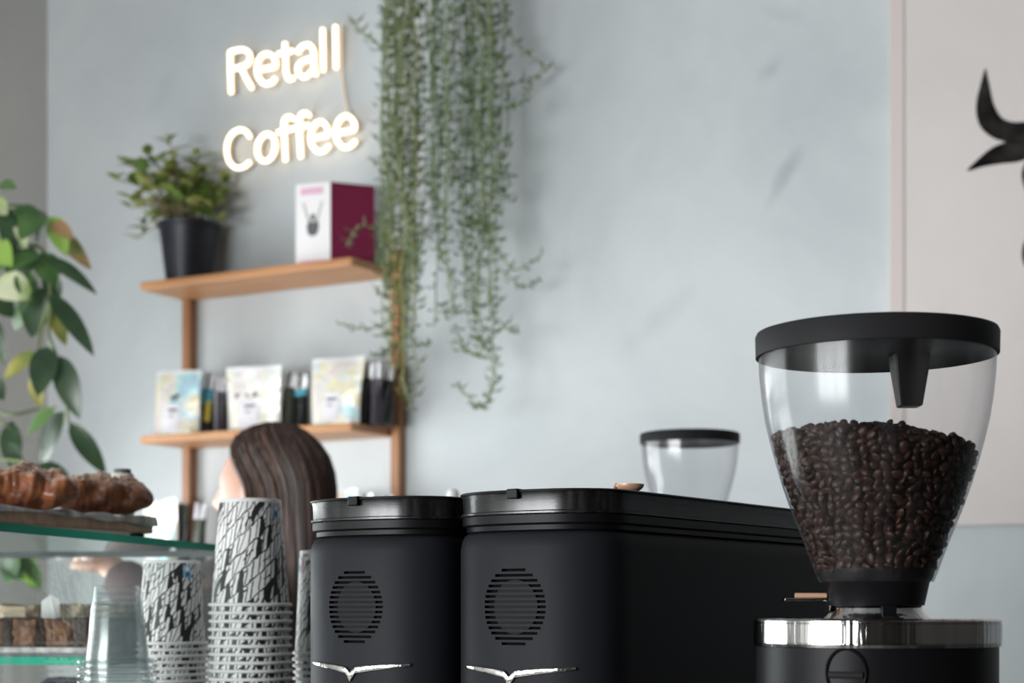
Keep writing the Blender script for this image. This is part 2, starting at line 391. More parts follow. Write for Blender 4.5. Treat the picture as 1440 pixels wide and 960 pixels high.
M_CRUMB = mat('crumble_cake', (0.27, 0.12, 0.05), 0.7, col2=(0.12, 0.045, 0.02), scale=90, bump=0.8, bscale=160)
M_CHOC = mat('dark_cake', (0.055, 0.03, 0.022), 0.6, var=0.4, scale=60)
M_CREAM = mat('cream_topping', (0.60, 0.47, 0.32), 0.6, var=0.2, scale=40)
M_WAX = mat('waxed_paper_print', (0.66, 0.63, 0.60), 0.6, col2=(0.20, 0.19, 0.19), scale=42)
M_CREAMJAR = mat('cream_ceramic', (0.60, 0.58, 0.50), 0.4)
M_COUNTER = mat('dark_counter_stone', (0.05, 0.05, 0.052), 0.35, var=0.3, scale=30)
M_DARKFOIL = mat('black_bag_foil', (0.012, 0.013, 0.014), 0.3, var=0.4, scale=20, bump=0.4, bscale=25)
M_OLIVEFOIL = mat('olive_bag_foil', (0.05, 0.06, 0.04), 0.35, var=0.4, scale=20, bump=0.4, bscale=25)
M_PLUMFOIL = mat('plum_bag_foil', (0.06, 0.05, 0.065), 0.35, var=0.4, scale=20, bump=0.4, bscale=25)
M_SILVER = mat('silver_bag_top', (0.92, 0.93, 0.95), 0.4, 0.4, bump=0.5, bscale=30)
M_CYAN = mat('cyan_label', (0.07, 0.36, 0.47), 0.4)
M_YELLOW = mat('yellow_label', (0.62, 0.50, 0.06), 0.4)

# ------------------------------------------------------------------ mesh helpers
class MB:
    def __init__(s): s.v = []; s.f = []; s.m = []; s.uv = []
    def add(s, verts, faces, m=0, uvs=None):
        o = len(s.v); s.v += [tuple(p) for p in verts]
        for i, f in enumerate(faces):
            s.f.append([o + k for k in f]); s.m.append(m if isinstance(m, int) else m[i])
            s.uv.append(uvs[i] if uvs else None)
    def box(s, x0, x1, y0, y1, z0, z1, m=0):
        v = [(x, y, z) for z in (z0, z1) for y in (y0, y1) for x in (x0, x1)]
        s.add(v, [(0, 2, 3, 1), (4, 5, 7, 6), (0, 1, 5, 4), (2, 6, 7, 3), (0, 4, 6, 2), (1, 3, 7, 5)], m)
    def lathe(s, prof, n=48, c=(0, 0), m=0, uv=False):
        rings = []; v = []
        for r, z in prof:
            if r < 1e-6: rings.append([len(v)]); v.append((c[0], c[1], z))
            else:
                rings.append(list(range(len(v), len(v) + n)))
                v += [(c[0] + r * cos(2 * pi * i / n), c[1] + r * sin(2 * pi * i / n), z) for i in range(n)]
        zs = [p[1] for p in prof]; z0, z1 = min(zs), max(zs)
        f, uvs = [], []
        for k in range(len(rings) - 1):
            a, b = rings[k], rings[k + 1]
            va, vb = (zs[k] - z0) / (z1 - z0 + 1e-9), (zs[k + 1] - z0) / (z1 - z0 + 1e-9)
            for i in range(n):
                j = (i + 1) % n; u0, u1 = i / n, (i + 1) / n
                if len(a) == 1 and len(b) == 1: continue
                if len(a) == 1: f.append((a[0], b[j], b[i])); uvs.append([(u0, va), (u1, vb), (u0, vb)])
                elif len(b) == 1: f.append((a[i], a[j], b[0])); uvs.append([(u0, va), (u1, va), (u0, vb)])
                else: f.append((a[i], a[j], b[j], b[i])); uvs.append([(u0, va), (u1, va), (u1, vb), (u0, vb)])
        s.add(v, f, m, uvs if uv else None)
    def tube(s, pts, r, n=8, m=0, cap=True):
        pts = [Vector(p) for p in pts]; N = len(pts)
        rr = r if isinstance(r, (list, tuple)) else [r] * N
        v = []; up = None
        for i, p in enumerate(pts):
            t = (pts[min(i + 1, N - 1)] - pts[max(i - 1, 0)])
            if t.length < 1e-9: t = Vector((0, 0, 1))
            t.normalize()
            if up is None:
                up = Vector((0, 0, 1)) if abs(t.z) < 0.9 else Vector((1, 0, 0))
            a = up - t * up.dot(t)
            if a.length < 1e-6: a = t.orthogonal()
            a.normalize(); up = a; b = t.cross(a)
            v += [p + (a * cos(2 * pi * k / n) + b * sin(2 * pi * k / n)) * rr[i] for k in range(n)]
        f = []
        for i in range(N - 1):
            for k in range(n):
                j = (k + 1) % n
                f.append((i * n + k, i * n + j, (i + 1) * n + j, (i + 1) * n + k))
        if cap:
            f.append(tuple(range(n))[::-1]); f.append(tuple((N - 1) * n + k for k in range(n)))
        s.add(v, f, m)
    def loft(s, rings, m=0, cap0=True, cap1=True):
        n = len(rings[0]); v = [p for r in rings for p in r]; f = []
        for i in range(len(rings) - 1):
            for k in range(n):
                j = (k + 1) % n
                f.append((i * n + k, i * n + j, (i + 1) * n + j, (i + 1) * n + k))
        if cap0: f.append(tuple(range(n))[::-1])
        if cap1: f.append(tuple((len(rings) - 1) * n + k for k in range(n)))
        s.add(v, f, m)
    def prism(s, poly, fn0, fn1, m=0):
        """poly of 2D points; fn0/fn1 map a 2D point to the back and front 3D points"""
        n = len(poly); v = [fn0(*p) for p in poly] + [fn1(*p) for p in poly]
        f = [tuple(range(n))[::-1], tuple(range(n, 2 * n))] + [(i, (i + 1) % n, n + (i + 1) % n, n + i) for i in range(n)]
        s.add(v, f, m)
    def grid(s, fn, nu, nv, m=0, uv=False, wrap=False):
        v = [fn(i / nu, j / nv) for j in range(nv + 1) for i in range(nu + (0 if wrap else 1))]
        W = nu if wrap else nu + 1; f, uvs = [], []
        for j in range(nv):
            for i in range(nu):
                k = (i + 1) % W if wrap else i + 1
                f.append((j * W + i, j * W + k, (j + 1) * W + k, (j + 1) * W + i))
                uvs.append([(i / nu, j / nv), ((i + 1) / nu, j / nv), ((i + 1) / nu, (j + 1) / nv), (i / nu, (j + 1) / nv)])
        s.add(v, f, m, uvs if uv else None)
    def mesh(s, name, mats):
        me = bpy.data.meshes.new(name)
        me.from_pydata(s.v, [], s.f)
        for q in (mats if isinstance(mats, (list, tuple)) else [mats]): me.materials.append(q)
        me.polygons.foreach_set('material_index', s.m)
        me.polygons.foreach_set('use_smooth', [True] * len(s.f))
        if any(u is not None for u in s.uv):
            L = me.uv_layers.new(name='UVMap'); k = 0
            for p, u in zip(me.polygons, s.uv):
                for i in range(p.loop_total):
                    L.data[p.loop_start + i].uv = u[i] if u else (0.5, 0.99)
        import bmesh
        bb = bmesh.new(); bb.from_mesh(me); bmesh.ops.recalc_face_normals(bb, faces=bb.faces); bb.to_mesh(me); bb.free()
        me.update()
        me.set_sharp_from_angle(angle=radians(38))
        return me
    def build(s, name, mats, parent=None, bevel=0.0, seg=2):
        return link(name, s.mesh(name, mats), parent, bevel, seg)

def link(name, me, parent=None, bevel=0.0, seg=2):
    o = bpy.data.objects.new(name, me); COL.objects.link(o)
    if parent is not None: o.parent = parent
    if bevel:
        b = o.modifiers.new('edge', 'BEVEL'); b.width = bevel; b.segments = seg; b.limit_method = 'ANGLE'; b.angle_limit = radians(40)
    return o

def tag(o, label=None, cat=None, group=None, kind=None):
    if label: o['label'] = label
    if cat: o['category'] = cat
    if group: o['group'] = group
    if kind: o['kind'] = kind
    return o

def thing(name, loc, rz=0.0, label=None, cat=None, group=None):
    o = bpy.data.objects.new(name, None); COL.objects.link(o)
    o.empty_display_size = 0.05
    o.location = loc; o.rotation_euler = (0, 0, rz)
    return tag(o, label, cat, group)

def copy_tree(o, parent=None):
    c = o.copy(); COL.objects.link(c)
    if parent is not None: c.parent = parent
    for ch in list(o.children): copy_tree(ch, c)
    return c

def apply_mods(o):
    bpy.context.view_layer.update()
    dg = bpy.context.evaluated_depsgraph_get()
    me = bpy.data.meshes.new_from_object(o.evaluated_get(dg))
    o.modifiers.clear(); o.data = me
    return o

def at(px, py, D):
    return Vector(((px - 720) / F * D, D, ZC + (HOR - py) / F * D))

def wall_at(px, py, off=0.0):
    """(t, z) on the plane `off` in front of the back wall seen at that place of the photograph"""
    n = Vector((-0.488, -0.873)); ox, oy = WO.x + off * n.x, WO.y + off * n.y
    r = (px - 720) / F
    t = (oy * r - ox) / (0.873 + 0.488 * r)
    d = oy - 0.488 * t
    return t, ZC + (HOR - py) / F * d

def W(t, d, z): return WM @ Vector((t, -d, z))

def catmull(pts, k=6, closed=False):
    P = [Vector(p) for p in pts]; n = len(P); out = []
    rng = range(n) if closed else range(n - 1)
    for i in rng:
        if closed: a, b, c, d = P[(i - 1) % n], P[i], P[(i + 1) % n], P[(i + 2) % n]
        else: a, b, c, d = P[max(i - 1, 0)], P[i], P[i + 1], P[min(i + 2, n - 1)]
        for j in range(k):
            t = j / k
            out.append(0.5 * ((2 * b) + (c - a) * t + (2 * a - 5 * b + 4 * c - d) * t * t + (3 * b - a - 3 * c + d) * t ** 3))
    out.append(P[0] if closed else P[-1])
    return out

# ------------------------------------------------------------------ the room
def struct(name, mb, m, parent=None):
    o = mb.build(name, m, parent)
    if parent is None:
        o.location = WO; o.rotation_euler = (0, 0, WA); o['kind'] = 'structure'
    return o
b = MB(); b.box(T_LEFT - 0.2, T_RIGHT, 0, 0.2, 0, Z_CEIL); struct('wall_back', b, M_WALL)
b = MB()
for (y0, y1, z0, z1) in ((-D_FRONT, -3.4, 0, Z_CEIL), (-0.5, 0, 0, Z_CEIL), (-3.4, -0.5, 0, 0.3), (-3.4, -0.5, 1.9, Z_CEIL)):
    b.box(T_LEFT - 0.2, T_LEFT, y0, y1, z0, z1)
struct('wall_left', b, M_WALL2)
b = MB()
for (x0, x1, z0, z1) in ((T_LEFT - 0.2, -1.25, 0, Z_CEIL), (1.5, T_RIGHT, 0, Z_CEIL), (-1.25, 1.5, 0, 0.6), (-1.25, 1.5, 2.2, Z_CEIL)):
    b.box(x0, x1, -D_FRONT - 0.2, -D_FRONT, z0, z1)
struct('wall_front', b, M_DARKWALL)
b = MB(); b.box(T_RIGHT, T_RIGHT + 0.2, -D_FRONT - 0.2, 0.2, 0, Z_CEIL); struct('wall_right', b, M_DARKWALL)
b = MB(); b.box(T_LEFT - 0.2, T_RIGHT + 0.2, -D_FRONT - 0.2, 0.2, -0.1, 0); struct('floor', b, M_FLOOR)
b = MB(); b.box(T_LEFT - 0.2, T_RIGHT + 0.2, -D_FRONT - 0.2, 0.2, Z_CEIL, Z_CEIL + 0.1); struct('ceiling', b, M_CEIL)
def window(name, horiz, c, a0, a1, nb, zl, zh):
    b = MB()
    def bar(p0, p1, z0, z1, w=0.03):
        if horiz: b.box(p0, p1, c - w, c + w, z0, z1)
        else: b.box(c - w, c + w, p0, p1, z0, z1)
    for i in range(nb + 1):
        x = a0 + (a1 - a0) * i / nb; bar(max(a0, x - 0.035), min(a1, x + 0.035), zl, zh)
    for z in (zl, zl + 0.75 * (zh - zl), zh - 0.06): bar(a0, a1, z, z + 0.06)
    o = struct(name, b, M_FRAME)
    p = MB()
    if horiz: p.add([(a0, c, zl), (a1, c, zl), (a1, c, zh), (a0, c, zh)], [(0, 1, 2, 3)])
    else: p.add([(c, a0, zl), (c, a1, zl), (c, a1, zh), (c, a0, zh)], [(0, 1, 2, 3)])
    p.build('pane', M_PANE, o)
window('window_1', False, T_LEFT - 0.08, -3.4, -0.5, 4, 0.3, 1.9)
window('window_2', True, -D_FRONT - 0.08, -1.25, 1.5, 3, 0.6, 2.2)

# ------------------------------------------------------------------ counters
ZK = ZC - 0.40
ck = thing('bar_counter', (0, 0, 0), WA, 'dark stone bar counter carrying the grinders', 'counter')
def wloc(x, y):
    p = WM.inverted() @ Vector((x, y, 0)); return p.x, -p.y
ck.location = WO
b = MB(); b.box(0.2, 3.2, -3.35, -1.95, ZK - 0.05, ZK); b.build('worktop', M_COUNTER, ck, 0.004)
b = MB(); b.box(0.25, 3.15, -3.30, -2.0, 0, ZK - 0.05); b.build('counter_front', M_DARKWALL, ck)
bk = thing('back_counter', WO, WA, 'low back counter behind the twin grinders', 'counter')
b = MB(); b.box(0.95, 2.3, -1.72, -1.1, 0.98, 1.015); b.build('worktop', M_COUNTER, bk, 0.004)
b = MB(); b.box(0.98, 2.27, -1.69, -1.13, 0, 0.98); b.build('counter_front', M_DARKWALL, bk)

# ------------------------------------------------------------------ the twin grinders
GA, GB, GBB, GL = 0.072, 0.052, 0.045, 0.45      # half width, front and back bulge, length
def g_outline(off=0.0, n=26, ex=2.5):
    a = GA + off; pts = []
    for i in range(n + 1):                       # front: left -> right
        al = -pi / 2 + pi * i / n
        x = a * (abs(sin(al)) ** (2 / ex)) * (1 if sin(al) >= 0 else -1)
        y = (GB + off) * (1 - abs(cos(al)) ** (2 / ex)) - off
        pts.append((x, y))
    for i in range(n + 1):                       # back: right -> left
        al = pi / 2 - pi * i / n
        x = a * (abs(sin(al)) ** (2 / ex)) * (1 if sin(al) >= 0 else -1)
        y = GL + off - (GBB + off) * (1 - abs(cos(al)) ** (2 / ex))
        pts.append((x, y))
    return pts
def g_front_y(x, off=0.0, ex=2.5):
    q = min(1.0, abs(x) / GA)
    return GB * (1 - (1 - q ** ex) ** (1 / ex)) - off
def ring(off, z): return [(x, y, z) for x, y in g_outline(off)]

def make_twin_grinder():
    g = thing('coffee_grinder', (0, 0, ZK))
    zb = 0.4 + 0.0585                            # body top
    b = MB()
    b.loft([ring(-0.004, 0.0), ring(0, 0.006), ring(0, zb - 0.012), ring(-0.0012, zb - 0.006), ring(-0.003, zb - 0.002), ring(-0.006, zb)])
    body = b.build('body', [M_BLACK, M_SLOT], g)
    # ventilation slots cut in an oval
    c = MB(); zc = 0.4 + (HOR - 853) / F * 1.27
    rows = 15
    for i in range(rows):
        z = zc + (i - (rows - 1) / 2) * 0.00392
        q = (i - (rows - 1) / 2) / (rows / 2 + 0.1)
        hw = 0.0275 * sqrt(max(0.02, 1 - q * q)) ** 1.0
        x0 = -hw
        n = 10; poly = []
        for k in range(n + 1):
            x = -hw + 2 * hw * k / n; poly.append((x, g_front_y(x, 0.004)))
        for k in range(n + 1):
            x = hw - 2 * hw * k / n; poly.append((x, g_front_y(x, -0.0045)))
        c.prism(poly, lambda x, y, z=z: (x, y, z - 0.00105), lambda x, y, z=z: (x, y, z + 0.00105), 1)
    cut = c.build('cutter', [M_BLACK, M_SLOT], g)
    md = body.modifiers.new('slots', 'BOOLEAN'); md.operation = 'DIFFERENCE'; md.object = cut; md.solver = 'EXACT'
    apply_mods(body)
    bpy.data.objects.remove(cut)
    body.data.polygons.foreach_set('use_smooth', [True] * len(body.data.polygons)); body.data.set_sharp_from_angle(angle=radians(35))
    d = MB()
    n = 28
    for k in (0.0022,):
        v = [(0.0195 * cos(2 * pi * i / n), g_front_y(0.0195 * cos(2 * pi * i / n)) + k, zc + 0.0205 * sin(2 * pi * i / n)) for i in range(n)]
        v2 = [(x, y + 0.0015, z) for x, y, z in v]
        d.add(v + v2, [tuple(range(n))[::-1], tuple(range(n, 2 * n))] + [(i, (i + 1) % n, n + (i + 1) % n, n + i) for i in range(n)])
    tag(d.build('fan_disc', M_VENT, g), 'round grey fan face behind the black vent slots')
    # seat ring under the lid
    b = MB(); b.loft([ring(-0.006, zb), ring(-0.0045, zb + 0.001), ring(-0.0045, zb + 0.0045), ring(-0.0015, zb + 0.006), ring(-0.0015, zb + 0.012), ring(-0.006, zb + 0.0125)])
    b.build('hopper_ring', M_BLACKP, g)
    # smoked lid: wall, ridge, top plate; a dark liner inside
    z0, z1 = zb + 0.0125, 0.4 + 0.0885
    b = MB()
    b.loft([ring(-0.0020, z0), ring(-0.0004, z0 + 0.0006), ring(-0.0004, z0 + 0.002), ring(-0.0022, z0 + 0.0028), ring(-0.0016, z1 - 0.0035),
            ring(-0.001, z1 - 0.0015), ring(-0.002, z1)], cap0=False)
    tag(b.build('lid', M_SMOKE, g), 'smoked see-through plastic hopper lid')
    b = MB(); b.loft([ring(-0.010, z0 + 0.0002), ring(-0.010, z1 - 0.006), ring(-0.014, z1 - 0.004)]); b.build('hopper_liner', M_BLACKM, g)
    b = MB(); b.loft([ring(0.0002, z1 - 0.001), ring(0.0004, z1), ring(-0.001, z1 + 0.0008), ring(-0.003, z1 + 0.0008)]); b.build('lid_rim', M_BLACKP, g)
    b = MB(); y = g_front_y(0)
    b.box(-0.005, 0.005, y - 0.0022, y + 0.006, z1 - 0.006, z1 + 0.0014); b.build('lid_clip', M_BLACKP, g, 0.0008)
    # chrome winged V badge following the curved front
    e = MB(); ze = 0.4 + (HOR - 937) / F * 1.27
    def prof(s):                                 # top and bottom height at s (-1..1)
        a = abs(s)
        top = 0.0002 - 0.0038 * (1 - a) ** 1.6
        bot = -0.0022 - 0.0068 * (1 - a) ** 1.15
        if a < 0.10:
            k = 1 - a / 0.10; top -= 0.0040 * k; bot -= 0.0058 * k
        return top, bot
    N = 60; rows_ = []
    ss = sorted(set([-1 + 2 * i / N for i in range(N + 1)] + [0.0, -0.1, 0.1]))
    for s in ss:
        x = (0.053 if s > 0 else 0.046) * s - 0.003; t_, b_ = prof(s); mid = (t_ + b_) / 2; y = g_front_y(x); h = 0.0035 * (1 - abs(s)) + 0.0012
        rows_.append([(x, y + 0.001, ze + t_), (x, y - 0.0016, ze + t_), (x, y - 0.0022, ze + t_ - 0.0003), (x, y - 0.0026, ze + mid), (x, y - 0.0022, ze + b_ + 0.0003), (x, y - 0.0016, ze + b_), (x, y + 0.001, ze + b_)])
    e.loft(rows_)
    tag(e.build('winged_badge', M_CHROME, g), 'chrome winged V badge')
    return g
GROT = math.atan2(-0.559, 0.829)
gr = make_twin_grinder()
gr.location = (0.001, 1.27, ZK); gr.rotation_euler = (0, 0, GROT)
tag(gr, 'right one of the twin satin black grinders with chrome V badges', 'grinder', 'twin black grinders')
gl_ = copy_tree(gr)
gl_.location = (-0.1254, 1.355, ZK)
tag(gl_, 'left one of the twin satin black grinders, beside the paper cups', 'grinder', 'twin black grinders')

# copper scoop lying on the right lid
sc = thing('coffee_scoop', (0.091, 1.316, ZK + 0.4885 + 0.0006), radians(-10), 'small copper scoop lying on the smoked lid of the right twin grinder', 'spoon')
b = MB()
b.grid(lambda u, v: (0.011 * cos(2 * pi * u) * sin(v * pi / 2), 0.009 * sin(2 * pi * u) * sin(v * pi / 2), 0.0075 - 0.0065 * cos(v * pi / 2)), 24, 8, wrap=True)
b.grid(lambda u, v: (0.0103 * cos(2 * pi * u) * sin(v * pi / 2), 0.0083 * sin(2 * pi * u) * sin(v * pi / 2), 0.0077 - 0.0058 * cos(v * pi / 2)), 24, 8, wrap=True)
b.build('bowl', M_COPPER, sc)
b = MB(); b.tube([(-0.0105, 0, 0.0072), (-0.014, 0.02, 0.0055), (-0.018, 0.05, 0.003), (-0.02, 0.075, 0.0022)], [0.0016, 0.0018, 0.0018, 0.002]); b.build('handle', M_COPPER, sc)

# ------------------------------------------------------------------ the grinder with the big hopper
K = 1.12 / F
HPROF = [(164, 490), (163, 525), (159.5, 560), (154.5, 592), (147.5, 622), (139.5, 652), (130.5, 682), (120, 712), (109, 740), (99, 765), (90.5, 788), (84, 806), (79, 818)]
HPR = [(r * K, 0.4 + (HOR - y) * K) for r, y in HPROF]
def hop_r(z):
    for (r0, z0), (r1, z1) in zip(HPR, HPR[1:]):
        if z1 <= z <= z0: return r1 + (r0 - r1) * (z - z1) / (z0 - z1)
    return HPR[0][0] if z > HPR[0][1] else HPR[-1][0]

def make_hopper_grinder(clear):
    g = thing('hopper_grinder', (0, 0, ZK))
    R = 168.5 * K; zl = 0.4 + 0.1825
    b = MB(); b.lathe([(0, zl), (R - 0.004, zl), (R - 0.001, zl - 0.0008), (R, zl - 0.003), (R * 0.996, zl - 0.0165), (R - 0.0035, zl - 0.0168), (R - 0.005, zl - 0.0160), (0, zl - 0.0160)], 96)
    lid = b.build('hopper_lid', M_BLACKM, g)
    b = MB()
    for i in range(1):
        def q(hx, hy, z): return [(0.021 + sx * hx, -0.004 + sy * hy, z) for sx, sy in ((-1, -1), (1, -1), (1, 1), (-1, 1))]
        b.loft([q(0.0115, 0.011, zl - 0.0155), q(0.0108, 0.010, zl - 0.025), q(0.0070, 0.0075, zl - 0.0500)])
    tag(b.build('lid_plug', M_BLACKP, lid, 0.001), 'tapered dark plug under the lid')
    prof = [(r, z) for r, z in HPR]
    inner = [(r - 0.0022, z) for r, z in reversed(HPR)]
    b = MB(); b.lathe(prof, 96); b.build('hopper', clear, g)
    b = MB()
    zr = 0.4 + (HOR - 800) * K
    b.lathe([(80.5 * K, zr - 0.001), (81 * K, zr), (79 * K, zr - 0.0045), (77.5 * K, zr - 0.006), (76 * K, zr - 0.0075), (73.5 * K, zr - 0.0085), (66.5 * K, 0.4 + (HOR - 851) * K), (60 * K, 0.4 + (HOR - 852) * K)], 64)
    b.build('hopper_collar', M_BLACKP, g)
    zt = 0.4 + (HOR - 869.5) * K
    b = MB(); b.lathe([(60 * K, 0.4 + (HOR - 849) * K), (63 * K, 0.4 + (HOR - 852) * K), (64 * K, 0.4 + (HOR - 858) * K), (69 * K, 0.4 + (HOR - 864) * K), (77 * K, zt - 0.0006), (77 * K, zt - 0.002)], 64)
    b.build('neck', M_STEEL, g)
    b = MB(); b.box(-0.0035, 0.0062, -0.0335, -0.0285, zt - 0.0003, zt + 0.0085); b.build('neck_catch', M_BLACKP, g, 0.0008)
    RC = 171 * K
    b = MB(); b.lathe([(60 * K, zt), (RC - 0.004, zt + 0.0002), (RC - 0.0012, zt - 0.0002), (RC, zt - 0.0013), (RC, zt - 0.0022), (RC - 0.0006, zt - 0.0025), (RC - 0.0006, zt - 0.0029), (RC, zt - 0.0032),
                       (RC, zt - 0.0150), (RC - 0.0006, zt - 0.0153), (RC - 0.0006, zt - 0.0157), (RC, zt - 0.016), (RC - 0.0004, zt - 0.0178), (RC - 0.004, zt - 0.0182)], 128)
    tag(b.build('collar_ring', M_STEEL, g), 'polished steel ring around the top of the body')
    b = MB(); b.lathe([(0, 0), (0.083, 0), (0.084, 0.004), (0.084, 0.018), (0.078, 0.024), (0.0778, zt - 0.0182), (0.06, zt - 0.0178)], 96); b.build('body', M_BLACKP, g)
    # round dial on the front
    dial = MB(); RB = 0.0778; an = radians(-25.5); zd = 0.4 + (HOR - 946) / F * 1.05
    def onb(x, z, o):                           # x along the surface, o outwards
        a = an + x / RB - pi / 2
        return ((RB + o) * cos(a), (RB + o) * sin(a), zd + z)
    dial.tube([onb(0.0124 * cos(2 * pi * i / 36), 0.0150 * sin(2 * pi * i / 36), 0.0006) for i in range(37)], 0.0011, 6, cap=False)
    d = dial.build('dial', M_BLACKP, g)
    k = MB()
    k.grid(lambda u, v: onb(-0.0105 + 0.021 * u, -0.0035 + 0.0022 * v * 2, 0.0016 + 0.0012 * sin(pi * v)), 10, 4); k.build('dial_bar', M_BLACKM, d)
    for s in (-1, 1):
        t = MB(); t.grid(lambda u, v: onb(s * 0.0138 - 0.0028 + 0.0056 * u, -0.014 + 0.005 * v, 0.0004 + 0.0016 * sin(pi * v) * sin(pi * u)), 6, 6)
        t.build('dial_tab', M_BLACKM, d)
    # shutter slide at the neck
    b = MB(); zs = 0.4 + (HOR - 842.5) * K
    b.box(-0.0605, -0.028, -0.004, 0.006, zs - 0.001, zs + 0.0007); b.build('shutter_slide', M_STEEL, g, 0.0003)
    b = MB(); zs = 0.4 + (HOR - 837) * K
    b.tube([(-0.0535, -0.002, zs), (-0.033, -0.002, zs)], 0.0016, 10); tag(b.build('shutter_pin', M_COPPER, g), 'copper shutter pin')
    return g
hg = make_hopper_grinder(M_HOPPER)
hg.location = (512 / F * 1.12, 1.12, ZK)
tag(hg, 'large bean grinder with clear hopper full of coffee beans and polished steel ring', 'grinder')
hg2 = copy_tree(hg)
for c in list(hg2.children_recursive):
    if c.name.startswith('lid_plug'): bpy.data.objects.remove(c)
hg2.location = (250 / F * 2.688, 2.688, 1.015)
for c in hg2.children:
    if c.name.startswith('hopper.') : c.data = c.data.copy(); c.data.materials[0] = M_HOPPER2
tag(hg2, 'small far grinder with empty clear hopper seen over the twin grinder lids', 'grinder')

# beans: a shell of single beans against the wall and over the heap, on a dark core
def beans():
    nu, nv = 8, 6
    base = []
    for j in range(nv + 1):
        for i in range(nu):
            a = 2 * pi * i / nu; ph = pi * j / nv
            x, y, z = sin(ph) * cos(a), sin(ph) * sin(a), cos(ph)
            base.append((z, x, y))              # long axis x
    def shape(p):
        x, y, z = p
        crease = 0.32 * math.exp(-(y / 0.22) ** 2) if z > 0 else 0
        return Vector((x * 0.0039, y * 0.0028, (z * 0.0021 if z < 0 else z * 0.0013) - crease * 0.0016))
    base = [shape(p) for p in base]
    bf = [(j * nu + i, j * nu + (i + 1) % nu, (j + 1) * nu + (i + 1) % nu, (j + 1) * nu + i) for j in range(nv) for i in range(nu)]
    V, Fc = [], []
    def put(p, nrm):
        n = Vector(nrm).normalized()
        n = (n + Vector((random.gauss(0, 0.45), random.gauss(0, 0.45), random.gauss(0, 0.45)))).normalized()
        if random.random() < 0.45: n = -n
        q = n.to_track_quat('Z', 'Y').to_matrix() @ Matrix.Rotation(random.uniform(0, 2 * pi), 3, 'Z')
        s = random.uniform(0.86, 1.12); o = len(V)
        V.extend([tuple(Vector(p) + q @ (c * s)) for c in base]); Fc.extend([tuple(o + k for k in f) for f in bf])
    def ztop(x, y):                             # heap surface
        return 0.4 + 0.1085 + 0.010 * (1 - (x * x + y * y) / 0.005) * 0.9 - 0.085 * x + 0.004 * sin(x * 60 + 1) * cos(y * 50)
    zb = HPR[-2][1] + 0.004
    z = zb
    for layer, (ins, stepz, stepa) in enumerate(((0.0034, 0.0048, 0.0064), (0.0078, 0.0062, 0.0078))):
        z = zb; k = 0
        while z < 0.53:
            r = hop_r(z) - ins; n = max(6, int(2 * pi * r / stepa))
            for i in range(n):
                a = 2 * pi * (i + (k % 2) * 0.5 + random.uniform(-0.22, 0.22)) / n
                zz = z + random.uniform(-0.0012, 0.0012); rr = r - random.uniform(0, 0.0012)
                x, y = rr * cos(a), rr * sin(a)
                if zz < ztop(x, y) - 0.002: put((x, y, zz), (cos(a), sin(a), -0.3))
            z += stepz; k += 1
    r = 0.003
    while r < 0.068:
        n = max(3, int(2 * pi * r / 0.0062))
        for i in range(n):
            a = 2 * pi * (i + random.random() * 0.6) / n
            x, y = r * cos(a), r * sin(a); zz = ztop(x, y)
            if r < hop_r(zz) - 0.004: put((x, y, zz + random.uniform(-0.002, 0.0012)), (0, 0, 1))
        r += 0.0052
    core = MB(); zs = [zb - 0.002 + (0.505 - zb) * i / 20 for i in range(21)]
    core.lathe([(0, zs[0])] + [(hop_r(q) - 0.0095, q) for q in zs] + [(0, 0.512)], 40)
    o = len(V); V.extend(core.v); Fc.extend([tuple(o + k for k in f) for f in core.f])
    me = bpy.data.meshes.new('coffee_beans'); me.from_pydata(V, [], Fc); me.materials.append(M_BEAN)
    me.polygons.foreach_set('use_smooth', [True] * len(Fc)); me.update()
    return link('coffee_beans', me)
cb = beans(); cb.location = hg.location
tag(cb, 'dark roasted coffee beans filling the big clear hopper', 'coffee beans', kind='stuff')

# ------------------------------------------------------------------ paper cups
riser = thing('cup_riser', (0, 0, 0), 0, 'low black riser under the stacked cups', 'stand')
ZR = ZC - 0.125
b = MB()
b.prism([(-0.452, 1.66), (-0.345, 1.62), (-0.12, 1.74), (-0.12, 2.0), (-0.372, 2.0)], lambda x, y: (x, y, ZR - 0.012), lambda x, y: (x, y, ZR))
b.build('riser_top', M_BLACKM, riser)
for x, y in ((-0.43, 1.68), (-0.14, 1.77), (-0.14, 1.98), (-0.36, 1.98)):
    b = MB(); b.tube([(x, y, ZK), (x, y, ZR - 0.012)], 0.006, 10); b.build('leg', M_BLACKM, riser)

ORD = ['topmost', 'second', 'third', 'fourth', 'fifth', 'sixth', 'seventh', 'eighth', 'ninth', 'tenth', 'eleventh', 'twelfth', 'thirteenth', 'fourteenth', 'fifteenth', 'sixteenth', 'seventeenth', 'eighteenth']
def make_cup(rb, rt, h, turn):
    """upside-down paper cup, rim on z = 0"""
    c = thing('paper_cup', (0, 0, 0))
    b = MB(); b.lathe([(rt, 0.002), (rb + (rt - rb) * 0.5, h * 0.5), (rb, h - 0.0006), (rb - 0.0006, h)], 64, uv=True)
    b.lathe([(rb - 0.0006, h), (rb - 0.0018, h), (rb - 0.0024, h - 0.004)], 64, m=1)
    b.build('wall', [M_CUP, M_CUPW], c)
    b = MB(); n = 8
    b.lathe([(rt + 0.0014 + 0.0018 * cos(2 * pi * i / n), 0.0018 + 0.0018 * sin(2 * pi * i / n)) for i in range(n + 1)], 64); b.build('rim', M_CUPW, c)
    b = MB(); b.lathe([(rb - 0.0022, h - 0.004), (0, h - 0.004)], 48); b.build('base', M_CUPW, c)
    return c
